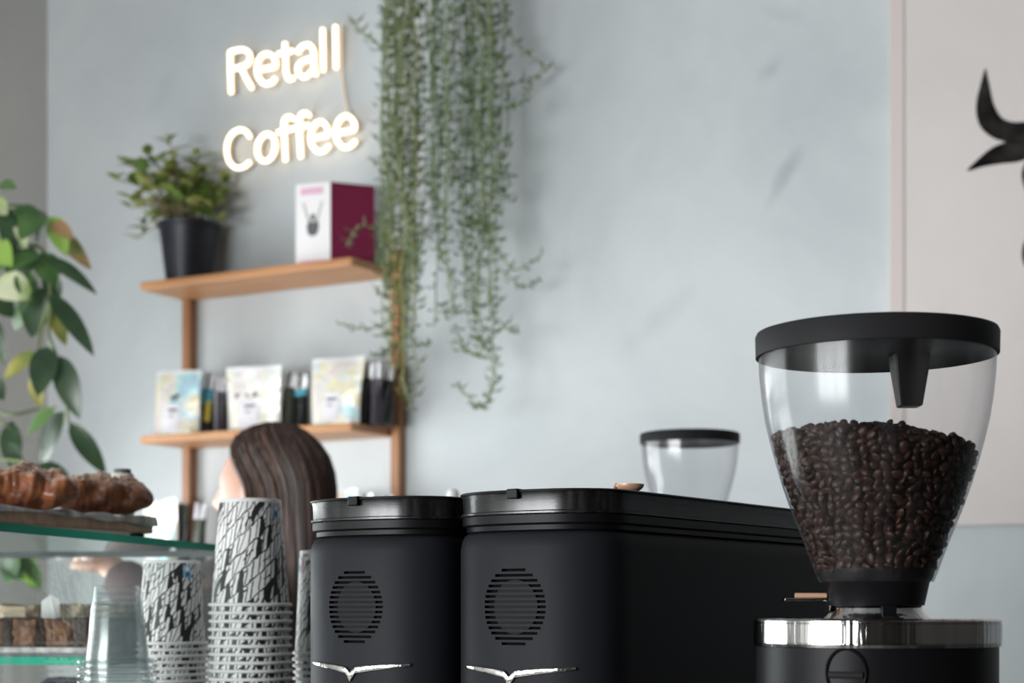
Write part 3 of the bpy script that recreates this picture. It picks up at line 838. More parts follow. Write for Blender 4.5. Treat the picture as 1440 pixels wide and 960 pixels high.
def cup_mark(c, rb, rt, h, a0, zc, wdt, hgt, red=False):
    def on(u, z, o):
        r = rb + (rt - rb) * (1 - z / h) + o; a = a0 + u / r
        return (r * cos(a), r * sin(a), z)
    b = MB(); b.grid(lambda u, v: on((u - .5) * wdt, zc + (v - .5) * hgt, 0.0003), 6, 4); p = b.build('disposal_mark', M_BLUE, c)
    b = MB(); b.grid(lambda u, v: on((u - .5) * wdt * 0.55, zc - hgt * 0.22 + (v - .5) * hgt * 0.35, 0.0005), 4, 2); b.build('mark_symbol', M_BLUED, p)
    b = MB(); b.grid(lambda u, v: on((u - .5) * wdt * 0.5, zc + hgt * 0.20 + (v - .5) * hgt * 0.3, 0.0005), 4, 2); b.build('mark_symbol', M_CUPW, p)
    if red:
        b = MB(); b.grid(lambda u, v: on(wdt * 0.62 + (u - .5) * wdt * 0.35, zc + (v - .5) * hgt, 0.0004), 3, 3); tag(b.build('mark_red_panel', M_RED, p), 'red panel of the mark')
    return p
def stack(px, D, n, rim_y, top_y, pitch_px, rim_px, top_px, where, turn, mark):
    X = (px - 720) / F * D; k = D / F
    rt = rim_px / 2 * k - 0.0030; rb = top_px / 2 * k
    z_rim = ZC + (HOR - rim_y) * k; h = (rim_y - top_y) * k
    pitch = pitch_px * k
    c0 = make_cup(rb, rt, h, turn)
    for i in range(n):
        c = c0 if i == 0 else copy_tree(c0)
        c.location = (X + (random.uniform(-1, 1) * 0.0006 if i else 0), D + (random.uniform(-1, 1) * 0.0006 if i else 0), z_rim - 0.0018 - i * pitch)
        c.rotation_euler = (0, 0, turn + (random.uniform(-0.6, 0.6) if i else 0))
        tag(c, '%s upside-down printed paper cup in the %s' % (ORD[i], where), 'paper cup', 'paper cups in the ' + where)
    cup_mark(c0, rb, rt, h, mark[0] - turn, h * mark[1], mark[2], mark[3], mark[4])
    return z_rim - 0.0018 - (n - 1) * pitch
zb1 = stack(242, 1.85, 8, 903.5, 786, 8.75, 100, 79, 'shorter cup stack beside the clear cups', 0.4, (radians(-48), 0.865, 0.0098, 0.014, False))
zb2 = stack(352, 1.80, 12, 850, 700, 11.5, 117, 86, 'tallest middle cup stack', 1.9, (radians(-30), 0.885, 0.0085, 0.014, False))
zb3 = stack(468, 1.87, 7, 917, 772, 9.0, 112, 92, 'cup stack half hidden by the left grinder', 3.1, (radians(-155), 0.86, 0.011, 0.017, True))
for nm, (px, D, z, rr) in {'shorter': (242, 1.85, zb1, 0.03), 'tall': (352, 1.80, zb2, 0.034), 'hidden': (468, 1.87, zb3, 0.034)}.items():
    pass
# clear plastic cups
def make_clear():
    c = thing('plastic_cup', (0, 0, 0))
    k = 1.72 / F; h = (929 - 820) * k; rt, rb = 44.5 * k, 32 * k
    prof = [(rt, 0.0)]
    for i in range(1, 30):
        t = i / 30; prof.append((rt + (rb - rt) * t, h * t))
    prof[-6:] = [(rb * 1.03, h * .80), (rb * 1.04, h * .82), (rb * 1.01, h * .835), (rb * 1.02, h * .90), (rb * 1.0, h * .915), (rb * 0.995, h * .965)]
    b = MB(); b.lathe(prof + [(rb * 0.97, h * 0.985), (rb * 0.9, h)], 64); b.build('wall', M_PCLEAR, c)
    b = MB(); n = 8
    b.lathe([(rt + 0.0050 + 0.0026 * cos(2 * pi * i / n), 0.0018 + 0.0018 * sin(2 * pi * i / n)) for i in range(n + 1)], 64); b.build('rim', M_PCLEAR, c)
    b = MB(); b.lathe([(rb * 0.9, h), (rb * 0.86, h - 0.003), (0, h - 0.003)], 48); b.build('base', M_PCLEAR, c)
    return c
pc0 = make_clear(); kk = 1.72 / F
for i in range(6):
    c = pc0 if i == 0 else copy_tree(pc0)
    c.location = ((165 - 720) * kk + (0.0004 * (-1) ** i if i else 0), 1.72, ZC + (HOR - 929) * kk - i * 9.4 * kk - 0.002)
    tag(c, '%s upside-down clear plastic cup in the stack by the display case' % ORD[i], 'plastic cup', 'clear plastic cups by the display case')

# ------------------------------------------------------------------ display case
UO = Vector((-0.48, 1.60, 0)); UA = math.atan2(-0.196, 0.981)
UM = Matrix.Translation(UO) @ Matrix.Rotation(UA, 4, 'Z')
def U(px, py, D):
    return UM.inverted() @ at(px, py, D)
case = thing('display_case', UO, UA, 'glass pastry display case with green glass edges at the left', 'display case')
zt0 = ZC + 0.0735; TH = 0.0085
YN, YF, XL = -0.35, 0.645, -0.62
def glass_slab(mb, x0, x1, y0, y1, z0, z1):
    v = [(x, y, z) for z in (z0, z1) for y in (y0, y1) for x in (x0, x1)]
    mb.add(v, [(0, 2, 3, 1), (4, 5, 7, 6)], 0)
    mb.add(v, [(0, 1, 5, 4), (2, 6, 7, 3), (0, 4, 6, 2), (1, 3, 7, 5)], 1)
b = MB(); glass_slab(b, XL, 0, YN, YF, zt0, zt0 + TH); b.build('top_glass', [M_GLASS, M_GEDGE], case)
zs1 = ZC - 0.052
b = MB(); glass_slab(b, XL, -0.012, 0.265, 0.60, zs1 - TH, zs1); b.build('glass_shelf', [M_GLASS, M_GEDGE], case)
b = MB(); b.add([(-0.004, YN, ZK + 0.06), (-0.004, YF - 0.01, ZK + 0.06), (-0.004, YF - 0.01, zt0), (-0.004, YN, zt0)], [(0, 1, 2, 3)]); b.build('side_glass', M_GLASS, case)
b = MB(); b.box(XL, 0, YN, YF, ZK, ZK + 0.06); b.build('case_base', M_BLACKM, case, 0.003)
b = MB(); b.box(XL, -0.006, YF - 0.006, YF - 0.002, zt0 - 0.004, zt0); b.build('rear_rail', M_INKGREY, case)
for x in (XL + 0.01, -0.018):
    b = MB(); b.tube([(x, YF - 0.02, ZK + 0.06), (x, YF - 0.02, zt0)], 0.004, 8); b.build('corner_post', M_STEEL, case)
for x in (XL + 0.03, -0.03):
    for y in (0.28, 0.58):
        b = MB(); b.tube([(x, y, ZK + 0.06), (x, y, zs1 - TH)], 0.003, 8); b.build('shelf_pin', M_STEEL, case)

# serving board, paper, croissants
Dn, Df = 1.72, 2.06
board_dir = (at(221, 752, 2.06) - at(0, 737, 1.80)); board_dir.z = 0; board_dir.normalize()
bo = at(221, 752, 2.06); zbd = zt0 + TH
BA = math.atan2(board_dir.y, board_dir.x) - pi / 2
board = thing('serving_board', (bo.x, bo.y, zbd), BA, 'wooden serving board on the glass top, carrying two croissants', 'board')
BT0, BT1 = 0.0095, 0.0255
b = MB()
def rr(x0, x1, y0, y1, r, n=6):
    out = []
    for cx, cy, a in ((x1 - r, y1 - r, 0), (x0 + r, y1 - r, pi / 2), (x0 + r, y0 + r, pi), (x1 - r, y0 + r, 3 * pi / 2)):
        out += [(cx + r * cos(a + pi / 2 * i / n), cy + r * sin(a + pi / 2 * i / n)) for i in range(n + 1)]
    return out
b.prism(rr(-0.24, 0, -0.42, 0, 0.012), lambda x, y: (x, y, BT0), lambda x, y: (x, y, BT1)); b.build('board', M_BOARD, board, 0.002)
for x, y in ((-0.015, -0.02), (-0.22, -0.02), (-0.22, -0.40), (-0.015, -0.40)):
    b = MB(); b.lathe([(0, 0), (0.008, 0), (0.009, BT0), (0, BT0)], 16, (x, y)); b.build('foot', M_BLACKM, board)
pp = thing('printed_paper', (bo.x, bo.y, zbd + BT1), BA, 'crumpled black and white printed paper under the croissants', 'paper')
b = MB()
def paper(u, v):
    y = -0.40 + 0.398 * v; q = 0.222 * u
    wave = 0.5 + 0.5 * sin(v * 27 + 1.5 * sin(v * 9))
    hang = 0.30 + 0.25 * wave + 0.45 * max(0.0, (v - 0.55) / 0.45)
    if q < 0.205: return (-0.205 + q, y, 0.0012 + 0.0012 * wave * max(0, 2 * abs(u - 0.5) - 0.3) + (0.0030 * wave if q > 0.19 else 0))
    k = (q - 0.205) / 0.017
    return (0.0022 + 0.0016 * wave * k, y + 0.001 * sin(v * 60), 0.0012 - 0.0095 * hang * k + 0.0025 * wave * (1 - k))
b.grid(paper, 52, 60)
po = b.build('sheet', M_WAX, pp)
def croissant(seed, L, wd, ht):
    rs = random.Random(seed); b = MB(); NU, NV = 72, 40
    def fn(u, v):
        s = u * 2 - 1; a = 2 * pi * v
        env = max(0.0, 1 - abs(s) ** 2.3) ** 0.55
        seg = 0.5 + 0.5 * cos((s + 0.12 * cos(a)) * 3.6 * pi); step = 1 - 0.12 * (1 - seg ** 0.5)
        lay = 0.014 * sin(s * 44 + a * 2.5 + 3 * mnoise.noise(Vector((s * 3, seed, a)))) * (1 if abs(s) < .93 else 0)
        nz = mnoise.noise(Vector((s * 4 + seed, cos(a) * 1.6, sin(a) * 1.6))) * 0.20
        r = env * (step + lay + nz)
        x = s * L / 2; y = cos(a) * wd / 2 * r - 0.16 * L * s * s
        z = sin(a) * ht / 2 * r * (1.15 if sin(a) > 0 else 0.72)
        return Vector((x, y, z + ht * 0.36))
    b.grid(lambda u, v: fn(u, v), NU, NV, wrap=False)
    me = b.mesh('crust', M_CROIS)
    fl = MB()
    for i in range(110):
        u = rs.uniform(0.15, 0.85); v = rs.uniform(0.10, 0.40)
        p = fn(u, v); s = rs.uniform(0.0022, 0.0045); a = rs.uniform(0, 2 * pi)
        dx, dy = Vector((cos(a), sin(a), rs.uniform(-.3, .3))) * s, Vector((-sin(a), cos(a), rs.uniform(-.3, .3))) * s * 0.6
        p = p + Vector((0, 0, 0.0008))
        fl.add([p - dx, p - dy, p + dx, p + dy, p + Vector((0, 0, .0012))], [(0, 1, 4), (1, 2, 4), (2, 3, 4), (3, 0, 4)])
    return me, fl
for i, (px, py, D, rz, L, wd, ht, lab) in enumerate((
        (33, 688, 1.895, radians(14), 0.122, 0.074, 0.055, 'left almond croissant with orange glaze on the serving board'),
        (143, 690, 2.03, radians(20), 0.118, 0.074, 0.056, 'right almond croissant dusted with sugar on the serving board'))):
    p = at(px, py, D); me, fl = croissant(3.3 + i * 5, L, wd, ht)
    cz = zbd + BT1 + 0.0025
    c = thing('croissant', (p.x, p.y, cz), rz, lab, 'croissant')
    link('crust', me, c); tag(fl.build('almond_flakes', M_FLAKE, c), kind='stuff')
    if i == 0:
        g = MB()
        g.tube([(-0.022, -0.024, 0.030), (-0.026, -0.030, 0.022), (-0.028, -0.033, 0.012)], [0.004, 0.006, 0.003], 8)
        g.tube([(-0.004, -0.022, 0.033), (-0.010, -0.026, 0.029)], [0.005, 0.004], 8)
        tag(g.build('glaze', M_APRICOT, c), 'orange jam glaze')

# cakes on the glass shelf
tr = thing('cake_tray', UM @ Vector((0, 0, zs1)), UA, 'paper lined tray under the crumble bars in the display case', 'tray')
b = MB(); b.box(-0.30, -0.045, 0.285, 0.375, 0.0, 0.004); b.build('tray_base', M_INKGREY, tr)
b = MB(); b.box(-0.298, -0.047, 0.286, 0.374, 0.0042, 0.010); b.build('liner', M_WAX, tr)
def lumpy(w, d, h, seed, amp, m, name, parent, nx=14):
    """a baked block: box grid pushed by noise, rounded upper edge"""
    b = MB()
    def prof(u, v):
        # v: 0..1 from bottom round to the top centre
        a = 2 * pi * u; q = 4.0
        cx = (abs(cos(a)) ** (2 / q)) * (1 if cos(a) >= 0 else -1); cy = (abs(sin(a)) ** (2 / q)) * (1 if sin(a) >= 0 else -1)
        if v < 0.7: r, z = 1.0, v / 0.7 * 0.93
        else: r = cos((v - 0.7) / 0.3 * pi / 2) ** 0.5 if v < 1 else 0.0; z = 0.93 + 0.07 * sin((v - 0.7) / 0.3 * pi / 2)
        p = Vector((cx * w / 2 * r, cy * d / 2 * r, z * h))
        n = mnoise.noise(p * 160 + Vector((seed, 0, 0))) * amp + mnoise.noise(p * 60 + Vector((seed, 3, 0))) * amp
        p.x += n * cx; p.y += n * cy; p.z += max(0, n) * (1 if v > 0.2 else 0)
        return p
    b.grid(prof, 40, 16, wrap=True)
    return b.build(name, m, parent)
for i, (x, w_) in enumerate(((-0.094, 0.036), (-0.135, 0.034), (-0.178, 0.038), (-0.225, 0.04))):
    c = thing('crumble_bar', UM @ Vector((x, 0.33, zs1 + 0.0102)), UA + random.uniform(-.1, .1),
              ['first brown crumble bar, next to the clear cups', 'second brown crumble bar from the clear cups', 'third brown crumble bar from the clear cups', 'fourth brown crumble bar from the clear cups'][i] + ', on the case tray', 'cake', 'crumble bars in the display case')
    lumpy(w_, 0.045, 0.031 if i < 3 else 0.034, i * 7.0, 0.003, M_CRUMB, 'bar', c)
for i, (x, w_) in enumerate(((-0.085, 0.05), (-0.145, 0.055), (-0.205, 0.05))):
    c = thing('cake_slice', UM @ Vector((x, 0.45, zs1)), UA, ['right', 'middle', 'left'][i] + ' dark cake slice with pale topping behind the crumble bars in the case', 'cake', 'dark cake slices in the case')
    lumpy(w_, 0.06, 0.044, i * 3.0, 0.0015, M_CHOC, 'sponge', c)
    o = lumpy(w_ * 1.0, 0.06, 0.014, i * 5.0 + 2, 0.004, M_CREAM, 'topping', c); o.location = (0, 0, 0.043)
nk = thing('napkin', UM @ Vector((-0.150, 0.405, zs1)), UA, 'folded white napkin standing between the cakes in the case', 'napkin')
b = MB(); b.add([(-0.014, 0, 0), (0.014, 0.004, 0), (0.010, 0.002, 0.064), (-0.002, 0.003, 0.070), (-0.012, 0, 0.062), (0, 0.012, 0)], [(0, 1, 2, 3, 4), (1, 5, 3, 2), (5, 0, 4, 3)]); b.build('fold', M_CUPW, nk)
pt = thing('price_card', UM @ Vector((-0.214, 0.298, zs1 + 0.0102)), UA - 0.5, 'white price card leaning in front of the crumble bars', 'card')
b = MB(); b.add([(-0.02, 0, 0), (0.02, 0, 0), (0.02, 0.01, 0.022), (-0.02, 0.01, 0.022), (-0.02, 0.02, 0), (0.02, 0.02, 0)], [(0, 1, 2, 3), (3, 2, 5, 4)]); b.build('card', M_CUPW, pt)
nv = thing('navy_bundle', UM @ Vector((-0.142, 0.42, ZK + 0.06)), UA, 'dark navy cloth bundle below the glass shelf in the case', 'cloth')
b = MB()
b.grid(lambda u, v: Vector((0.055 * cos(2 * pi * u) * sin(pi * v) ** 0.6 * (1 + 0.08 * sin(6 * pi * u)), 0.045 * sin(2 * pi * u) * sin(pi * v) ** 0.6, 0.130 * (1 - cos(pi * v)) + 0.006 * sin(10 * pi * u) * sin(pi * v))), 36, 16, wrap=True)
b.build('cloth', M_NAVY, nv)
jar = thing('cream_jar', at(172, 760, 2.12), 0, 'small cream ceramic jar with grey lid behind the right croissant', 'jar')
jar.location.z = zt0 + TH
b = MB(); b.lathe([(0, 0), (0.013, 0), (0.0145, 0.003), (0.0145, 0.084), (0.013, 0.087), (0, 0.087)], 32); b.build('body', M_CREAMJAR, jar)
b = MB(); b.lathe([(0, 0.0872), (0.0105, 0.0872), (0.011, 0.088), (0.0105, 0.0925), (0, 0.093)], 32); b.build('lid', M_INKGREY, jar)

# ------------------------------------------------------------------ shelf unit on the back wall
SD = 0.21; SL, SR = -0.735, -0.012
SZ = [2.235, 1.806, 1.445]
shelf = thing('wall_shelf', WO, WA, 'warm oak shelf unit with three boards under the neon sign', 'shelf')
for z in SZ:
    b = MB(); b.prism(rr(SL, SR, -SD, -0.001, 0.012, 5), lambda x, y: (x, y, z - 0.021), lambda x, y: (x, y, z)); b.build('shelf_board', M_WOOD, shelf, 0.003)
for x in (SL + 0.021, SR + 0.016):
    b = MB(); b.box(x - 0.0145, x + 0.0145, -0.034, -0.001, 0, SZ[0] - (0.0215 if x < -0.3 else -0.05)); b.build('upright', M_WOODV, shelf, 0.003)
def make_bag(w_, h, th, seed, mats, name='pouch'):
    """standing pouch: flat sealed top, full belly, gusseted foot"""
    b = MB(); NX, NZ = 12, 16
    def side(sg):
        def fn(u, v):
            x = (u - 0.5) * w_ * (1 - 0.05 * (1 - v) + 0.02 * sin(v * 5 + seed))
            belly = (sin(pi * min(1, u * 1.0)) ** 0.6) * (1 - v) ** 0.55 * (0.55 + 0.45 * (1 - v)) if v < 1 else 0
            belly = max(belly, 0.02)
            y = sg * th / 2 * belly + 0.003 * sin(u * 7 + v * 5 + seed) * v + 0.012 * v * v * (1 if seed % 2 else -0.4)
            z = h * v + 0.003 * sin(u * 3 + seed) * v
            return (x, y, z)
        return fn
    f, g = side(-1), side(1)
    b.grid(f, NX, NZ); b.grid(lambda u, v: g(1 - u, v), NX, NZ)
    # foot and edges closed
    b.add([f(i / NX, 0) for i in range(NX + 1)] + [g(i / NX, 0) for i in range(NX, -1, -1)], [tuple(range(2 * NX + 2))[::-1]])
    for u in (0.0, 1.0):
        b.grid(lambda a, v: tuple(Vector(f(u, v)).lerp(Vector(g(u, v)), a if u else 1 - a)), 1, NZ)
    return b, f

def holo_bag(px0, px1, ytop, zs, off, seed, label, dark=True):
    t0, _ = wall_at(px0, ytop, off); t1, zt = wall_at((px0 + px1) / 2, ytop, off); t2, _ = wall_at(px1, ytop, off)
    w_, h = t2 - t0, zt - zs
    o = thing('coffee_bag', W((t0 + t2) / 2, off, zs), WA, label, 'coffee bag', 'iridescent coffee bags')
    m = iridescent('iridescent_foil', seed, 0.30 if dark else 0.62)
    b, f = make_bag(w_, h, 0.062, seed, m); b.build('pouch', m, o)
    def on(u, v, k): 
        p = Vector(f(u, v)); p.y -= k; return p
    l = MB(); l.grid(lambda u, v: on(0.33 + 0.34 * u, 0.06 + 0.42 * v, 0.0012), 6, 8); lab = l.build('label', M_LILAC, o)
    k = MB()
    for (u0, u1, v0, v1) in ((0.40, 0.60, 0.36, 0.40), (0.42, 0.54, 0.28, 0.30)):
        k.grid(lambda u, v: on(u0 + (u1 - u0) * u, v0 + (v1 - v0) * v, 0.002), 4, 2)
    k.build('label_print', M_INKGREY, lab)
    k = MB()
    marks = [(0.42, 0.56, 0.54, 0.60), (0.50, 0.60, 0.58, 0.63)] if seed < 2 else [(0.18, 0.26, 0.52, 0.58), (0.40, 0.45, 0.53, 0.57), (0.54, 0.62, 0.52, 0.59)] if seed < 3 else []
    for (u0, u1, v0, v1) in marks: k.grid(lambda u, v: on(u0 + (u1 - u0) * u, v0 + (v1 - v0) * v, 0.002), 4, 2)
    if marks: k.build('front_print', M_INKGREY, o)
    s = MB(); s.grid(lambda u, v: on(u, 0.945 + 0.055 * v, 0.0008), 12, 2); s.build('seal', M_SILVER, o)
    return o
holo_bag(217, 281, 521, SZ[1] + 0.0005, 0.155, 1.0, 'iridescent silver coffee bag at the plant end of the middle shelf')
holo_bag(320, 396, 515, SZ[1] + 0.0005, 0.150, 2.0, 'whitest iridescent coffee bag in the middle of the middle shelf', False)
holo_bag(436, 508, 501, SZ[1] + 0.0005, 0.155, 3.0, 'iridescent coffee bag with cyan arch, near the hanging plant on the middle shelf')
holo_bag(203, 249, 702, SZ[2] + 0.0005, 0.150, 4.0, 'pale iridescent coffee bag on the lowest shelf left of the woman')
holo_bag(449, 500, 688, SZ[2] + 0.0005, 0.150, 5.0, 'iridescent coffee bag on the lowest shelf above the left grinder lid')

def dark_bag(px, ytop, zs, off, w_, foil, top, label, seed, band=None, rz=0.0):
    t, zt = wall_at(px, ytop, off); h = zt - zs
    o = thing('dark_coffee_bag', W(t, off, zs), WA + rz, label, 'coffee bag', 'dark coffee bags on the shelves')
    b, f = make_bag(w_, h, 0.05, seed, foil); b.build('pouch', foil, o)
    def on(u, v, k):
        p = Vector(f(u, v)); p.y -= k; return p
    s = MB(); s.grid(lambda u, v: on(u, 0.74 + 0.255 * v, 0.001 + 0.002 * sin(u * 9)), 8, 6); tag(s.build('folded_top', top, o), 'pale folded top')
    if band:
        for (mm, u0, u1, v0, v1) in band:
            q = MB(); q.grid(lambda u, v: on(u0 + (u1 - u0) * u, v0 + (v1 - v0) * v, 0.0015), 6, 6); q.build('label', mm, o)
    return o
z2 = SZ[1] + 0.0005; z3 = SZ[2] + 0.0005
dark_bag(291, 524, z2, 0.11, 0.046, M_DARKFOIL, M_SILVER, 'black coffee bag with cyan and yellow label on the middle shelf', 1, [(M_CYAN, 0.1, 0.95, 0.5, 0.74), (M_YELLOW, 0.55, 0.9, 0.22, 0.56)])
dark_bag(313, 529, z2, 0.10, 0.034, M_PLUMFOIL, M_LILAC, 'narrow grey-black coffee bag just left of the whitest bag', 2)
dark_bag(405, 522, z2, 0.11, 0.042, M_OLIVEFOIL, M_SILVER, 'olive black coffee bag just right of the whitest bag', 3)
dark_bag(424, 527, z2, 0.10, 0.044, M_DARKFOIL, M_SILVER, 'black coffee bag with teal band left of the cyan arch bag', 4, [(M_CYAN, 0.1, 0.95, 0.62, 0.74)])
dark_bag(514, 508, z2, 0.11, 0.040, M_DARKFOIL, M_SILVER, 'black coffee bag partly behind the cyan arch bag', 5)
dark_bag(530, 511, z2, 0.12, 0.036, M_PLUMFOIL, M_SILVER, 'plum grey coffee bag with white top near the right upright', 6)
dark_bag(544, 512, z2, 0.10, 0.036, M_DARKFOIL, M_SILVER, 'black coffee bag with white top against the right upright', 7)
dark_bag(259, 708, z3, 0.11, 0.042, M_DARKFOIL, M_OLIVEFOIL, 'black coffee bag on the lowest shelf beside the pale bag', 8)
dark_bag(279, 706, z3, 0.12, 0.044, M_OLIVEFOIL, M_LILAC, 'olive coffee bag on the lowest shelf nearest the woman', 9)
dark_bag(514, 694, z3, 0.12, 0.05, M_PLUMFOIL, M_SILVER, 'coffee bag with white top on the lowest shelf right of the iridescent bag', 10)
dark_bag(540, 697, z3, 0.12, 0.05, M_DARKFOIL, M_LILAC, 'coffee bag with lilac top on the lowest shelf by the upright', 11)

# boxed dripper on the top shelf
tb, zb_ = wall_at(477, 361, 0.125)
bx = thing('gift_box', W(tb + 0.012, 0.125, SZ[0] + 0.0003), WA, 'white and maroon box with a dripper picture on the top shelf', 'box')
bx.location = W(tb, 0.165, SZ[0] + 0.0003)
bx.rotation_euler = (0, 0, radians(-14))
BH = 0.216; BWL, BWR = 0.102, 0.118
b = MB()
# corner at origin; white face runs to -x, maroon face runs to +x/+y
pl = Vector((-BWL, 0.010, 0)); pr = Vector((0.098, 0.075, 0)); q4 = pl + pr
v = [(0, 0, 0), pr, q4, pl]; v = [Vector(p) for p in v] + [Vector(p) + Vector((0, 0, BH)) for p in v]
b.add(v, [(0, 1, 2, 3)[::-1], (4, 5, 6, 7), (0, 1, 5, 4), (1, 2, 6, 5), (2, 3, 7, 6), (3, 0, 4, 7)], [0, 1, 1, 0, 0, 0])
b.build('carton', [M_PAPERW, M_MAROON], bx, 0.001)
def wf(u, z, k=0.0008): return pl * u + Vector((0, -k, z))
q = MB()
q.prism([(0.36, 0.118), (0.50, 0.112), (0.62, 0.118), (0.68, 0.100), (0.64, 0.082), (0.56, 0.076), (0.46, 0.076), (0.38, 0.082), (0.33, 0.098)], lambda u, z: wf(u, z, 0.0001), lambda u, z: wf(u, z, 0.0012)); pic = q.build('dripper_picture', M_INKGREY, bx)
q = MB()
for a_, c_ in (((0.38, 0.116), (0.24, 0.165)), ((0.62, 0.116), (0.78, 0.165))): q.tube([wf(*a_, 0.001), wf(*c_, 0.001)], 0.0012, 6)
q.prism([(0.43, 0.118), (0.57, 0.118), (0.55, 0.134), (0.45, 0.134)], lambda u, z: wf(u, z, 0.0001), lambda u, z: wf(u, z, 0.0012))
q.build('dripper_handle', M_INKGREY, pic)
q = MB(); rs = random.Random(5)
for z0 in (0.186, 0.004):
    u = 0.22
    while u < 0.80:
        w_ = rs.uniform(0.04, 0.09)
        q.prism([(u, z0), (u + w_, z0), (u + w_, z0 + (0.018 if z0 > .1 else 0.008)), (u, z0 + (0.018 if z0 > .1 else 0.008))], lambda a, z: wf(a, z, 0.0001), lambda a, z: wf(a, z, 0.0010)); u += w_ + 0.03
q.build('pink_lettering', M_PINK, bx)

# potted plant on the top shelf
LG = [leaf_mat('leaf_olive', (0.32, 0.38, 0.10), (0.17, 0.24, 0.06)), leaf_mat('leaf_mid', (0.19, 0.28, 0.07), (0.10, 0.17, 0.04)), leaf_mat('leaf_pale', (0.46, 0.46, 0.17), (0.27, 0.33, 0.09))]
def leaf_mesh(mb, base, tip, wd, nrm, fold=0.25, curl=0.15, m=0, n=7, pointed=0.8):
    base, tip = Vector(base), Vector(tip); ax = tip - base; L = ax.length; ax.normalize()
    nrm = Vector(nrm); nrm = (nrm - ax * nrm.dot(ax)).normalized(); sd = ax.cross(nrm)
    v, f = [], []
    for i in range(n + 1):
        t = i / n; hw = wd / 2 * (sin(pi * min(1, t ** pointed)) ** 0.75 if 0 < t < 1 else 0.02)
        c = base + ax * L * t + nrm * (curl * L * (t * (1 - t) * 1.0 - 0.35 * t * t))
        v += [c - sd * hw + nrm * hw * fold, c, c + sd * hw + nrm * hw * fold]
    for i in range(n):
        k = i * 3; f += [(k, k + 1, k + 4, k + 3), (k + 1, k + 2, k + 5, k + 4)]
    mb.add(v, f, m)
tpl, zz = wall_at(267, 386, 0.10)
pot = thing('potted_plant', W(tpl, 0.105, SZ[0] + 0.0003), WA, 'bushy green plant in a navy black pot on the top shelf', 'potted plant')
b = MB(); b.lathe([(0, 0), (0.060, 0), (0.063, 0.002), (0.082, 0.158), (0.088, 0.160), (0.089, 0.172), (0.084, 0.173), (0.080, 0.160), (0, 0.160)], 56); b.build('pot', M_POTB, pot)
b = MB(); b.lathe([(0, 0.163), (0.0795, 0.161)], 32); b.build('soil', M_SOIL, pot)
rs = random.Random(11)
# growing tips as seen: (dx, dz) from the pot's rim centre
tips = [(-0.235, 0.13), (-0.20, 0.17), (-0.15, 0.15), (-0.13, 0.10), (-0.17, 0.07), (-0.10, 0.17), (-0.075, 0.12), (-0.03, 0.12), (-0.02, 0.20), (0.015, 0.16), (0.05, 0.10), (0.045, 0.16), (0.09, 0.07), (0.12, 0.05), (0.06, 0.04), (0, 0.07), (-0.06, 0.05), (-0.11, 0.03), (-0.16, 0.01), (0.13, 0.01), (0.10, 0.10), (-0.05, 0.16)]
tips += [(-0.21, 0.06), (-0.17, -0.03), (-0.02, -0.02), (0.02, 0.03), (0.07, 0.12), (0.14, -0.02)]
for i, (dx, dz) in enumerate(tips):
    dx = dx * 1.16 - 0.01; dz = dz * 1.12 + 0.012
    y = rs.uniform(-0.09, 0.06) if i % 3 else rs.uniform(-0.05, 0.03)
    b0 = Vector((dx * 0.22, y * 0.3, 0.162)); b2 = Vector((dx * 0.92, y, 0.172 + dz)); b1 = b0.lerp(b2, 0.5) + Vector((dx * -0.12, 0, 0.03))
    path = catmull([b0, b1, b2], 6)
    st = MB(); st.tube(path, [0.0028 - 0.0015 * k / (len(path) - 1) for k in range(len(path))], 6); so = st.build('stem', M_BRSTEM, pot)
    for j in range(9):
        t = 0.36 + 0.64 * (j / 8); k = int(t * (len(path) - 1)); p = path[k]
        a = j * 2.4 + i; out = Vector((cos(a), sin(a), rs.uniform(0.0, 0.7))).normalized()
        L = rs.uniform(0.046, 0.074) * (0.75 if j > 6 else 1)
        if p.y + out.y * L > 0.095: out.y = -abs(out.y)
        lf = MB(); leaf_mesh(lf, p, p + out * L, L * 0.62, Vector((rs.gauss(0, .2), -0.25 + rs.gauss(0, .2), 1)), 0.2, 0.2, n=5)
        lf.build('leaf', rs.choice(LG + [LG[0]]), so)

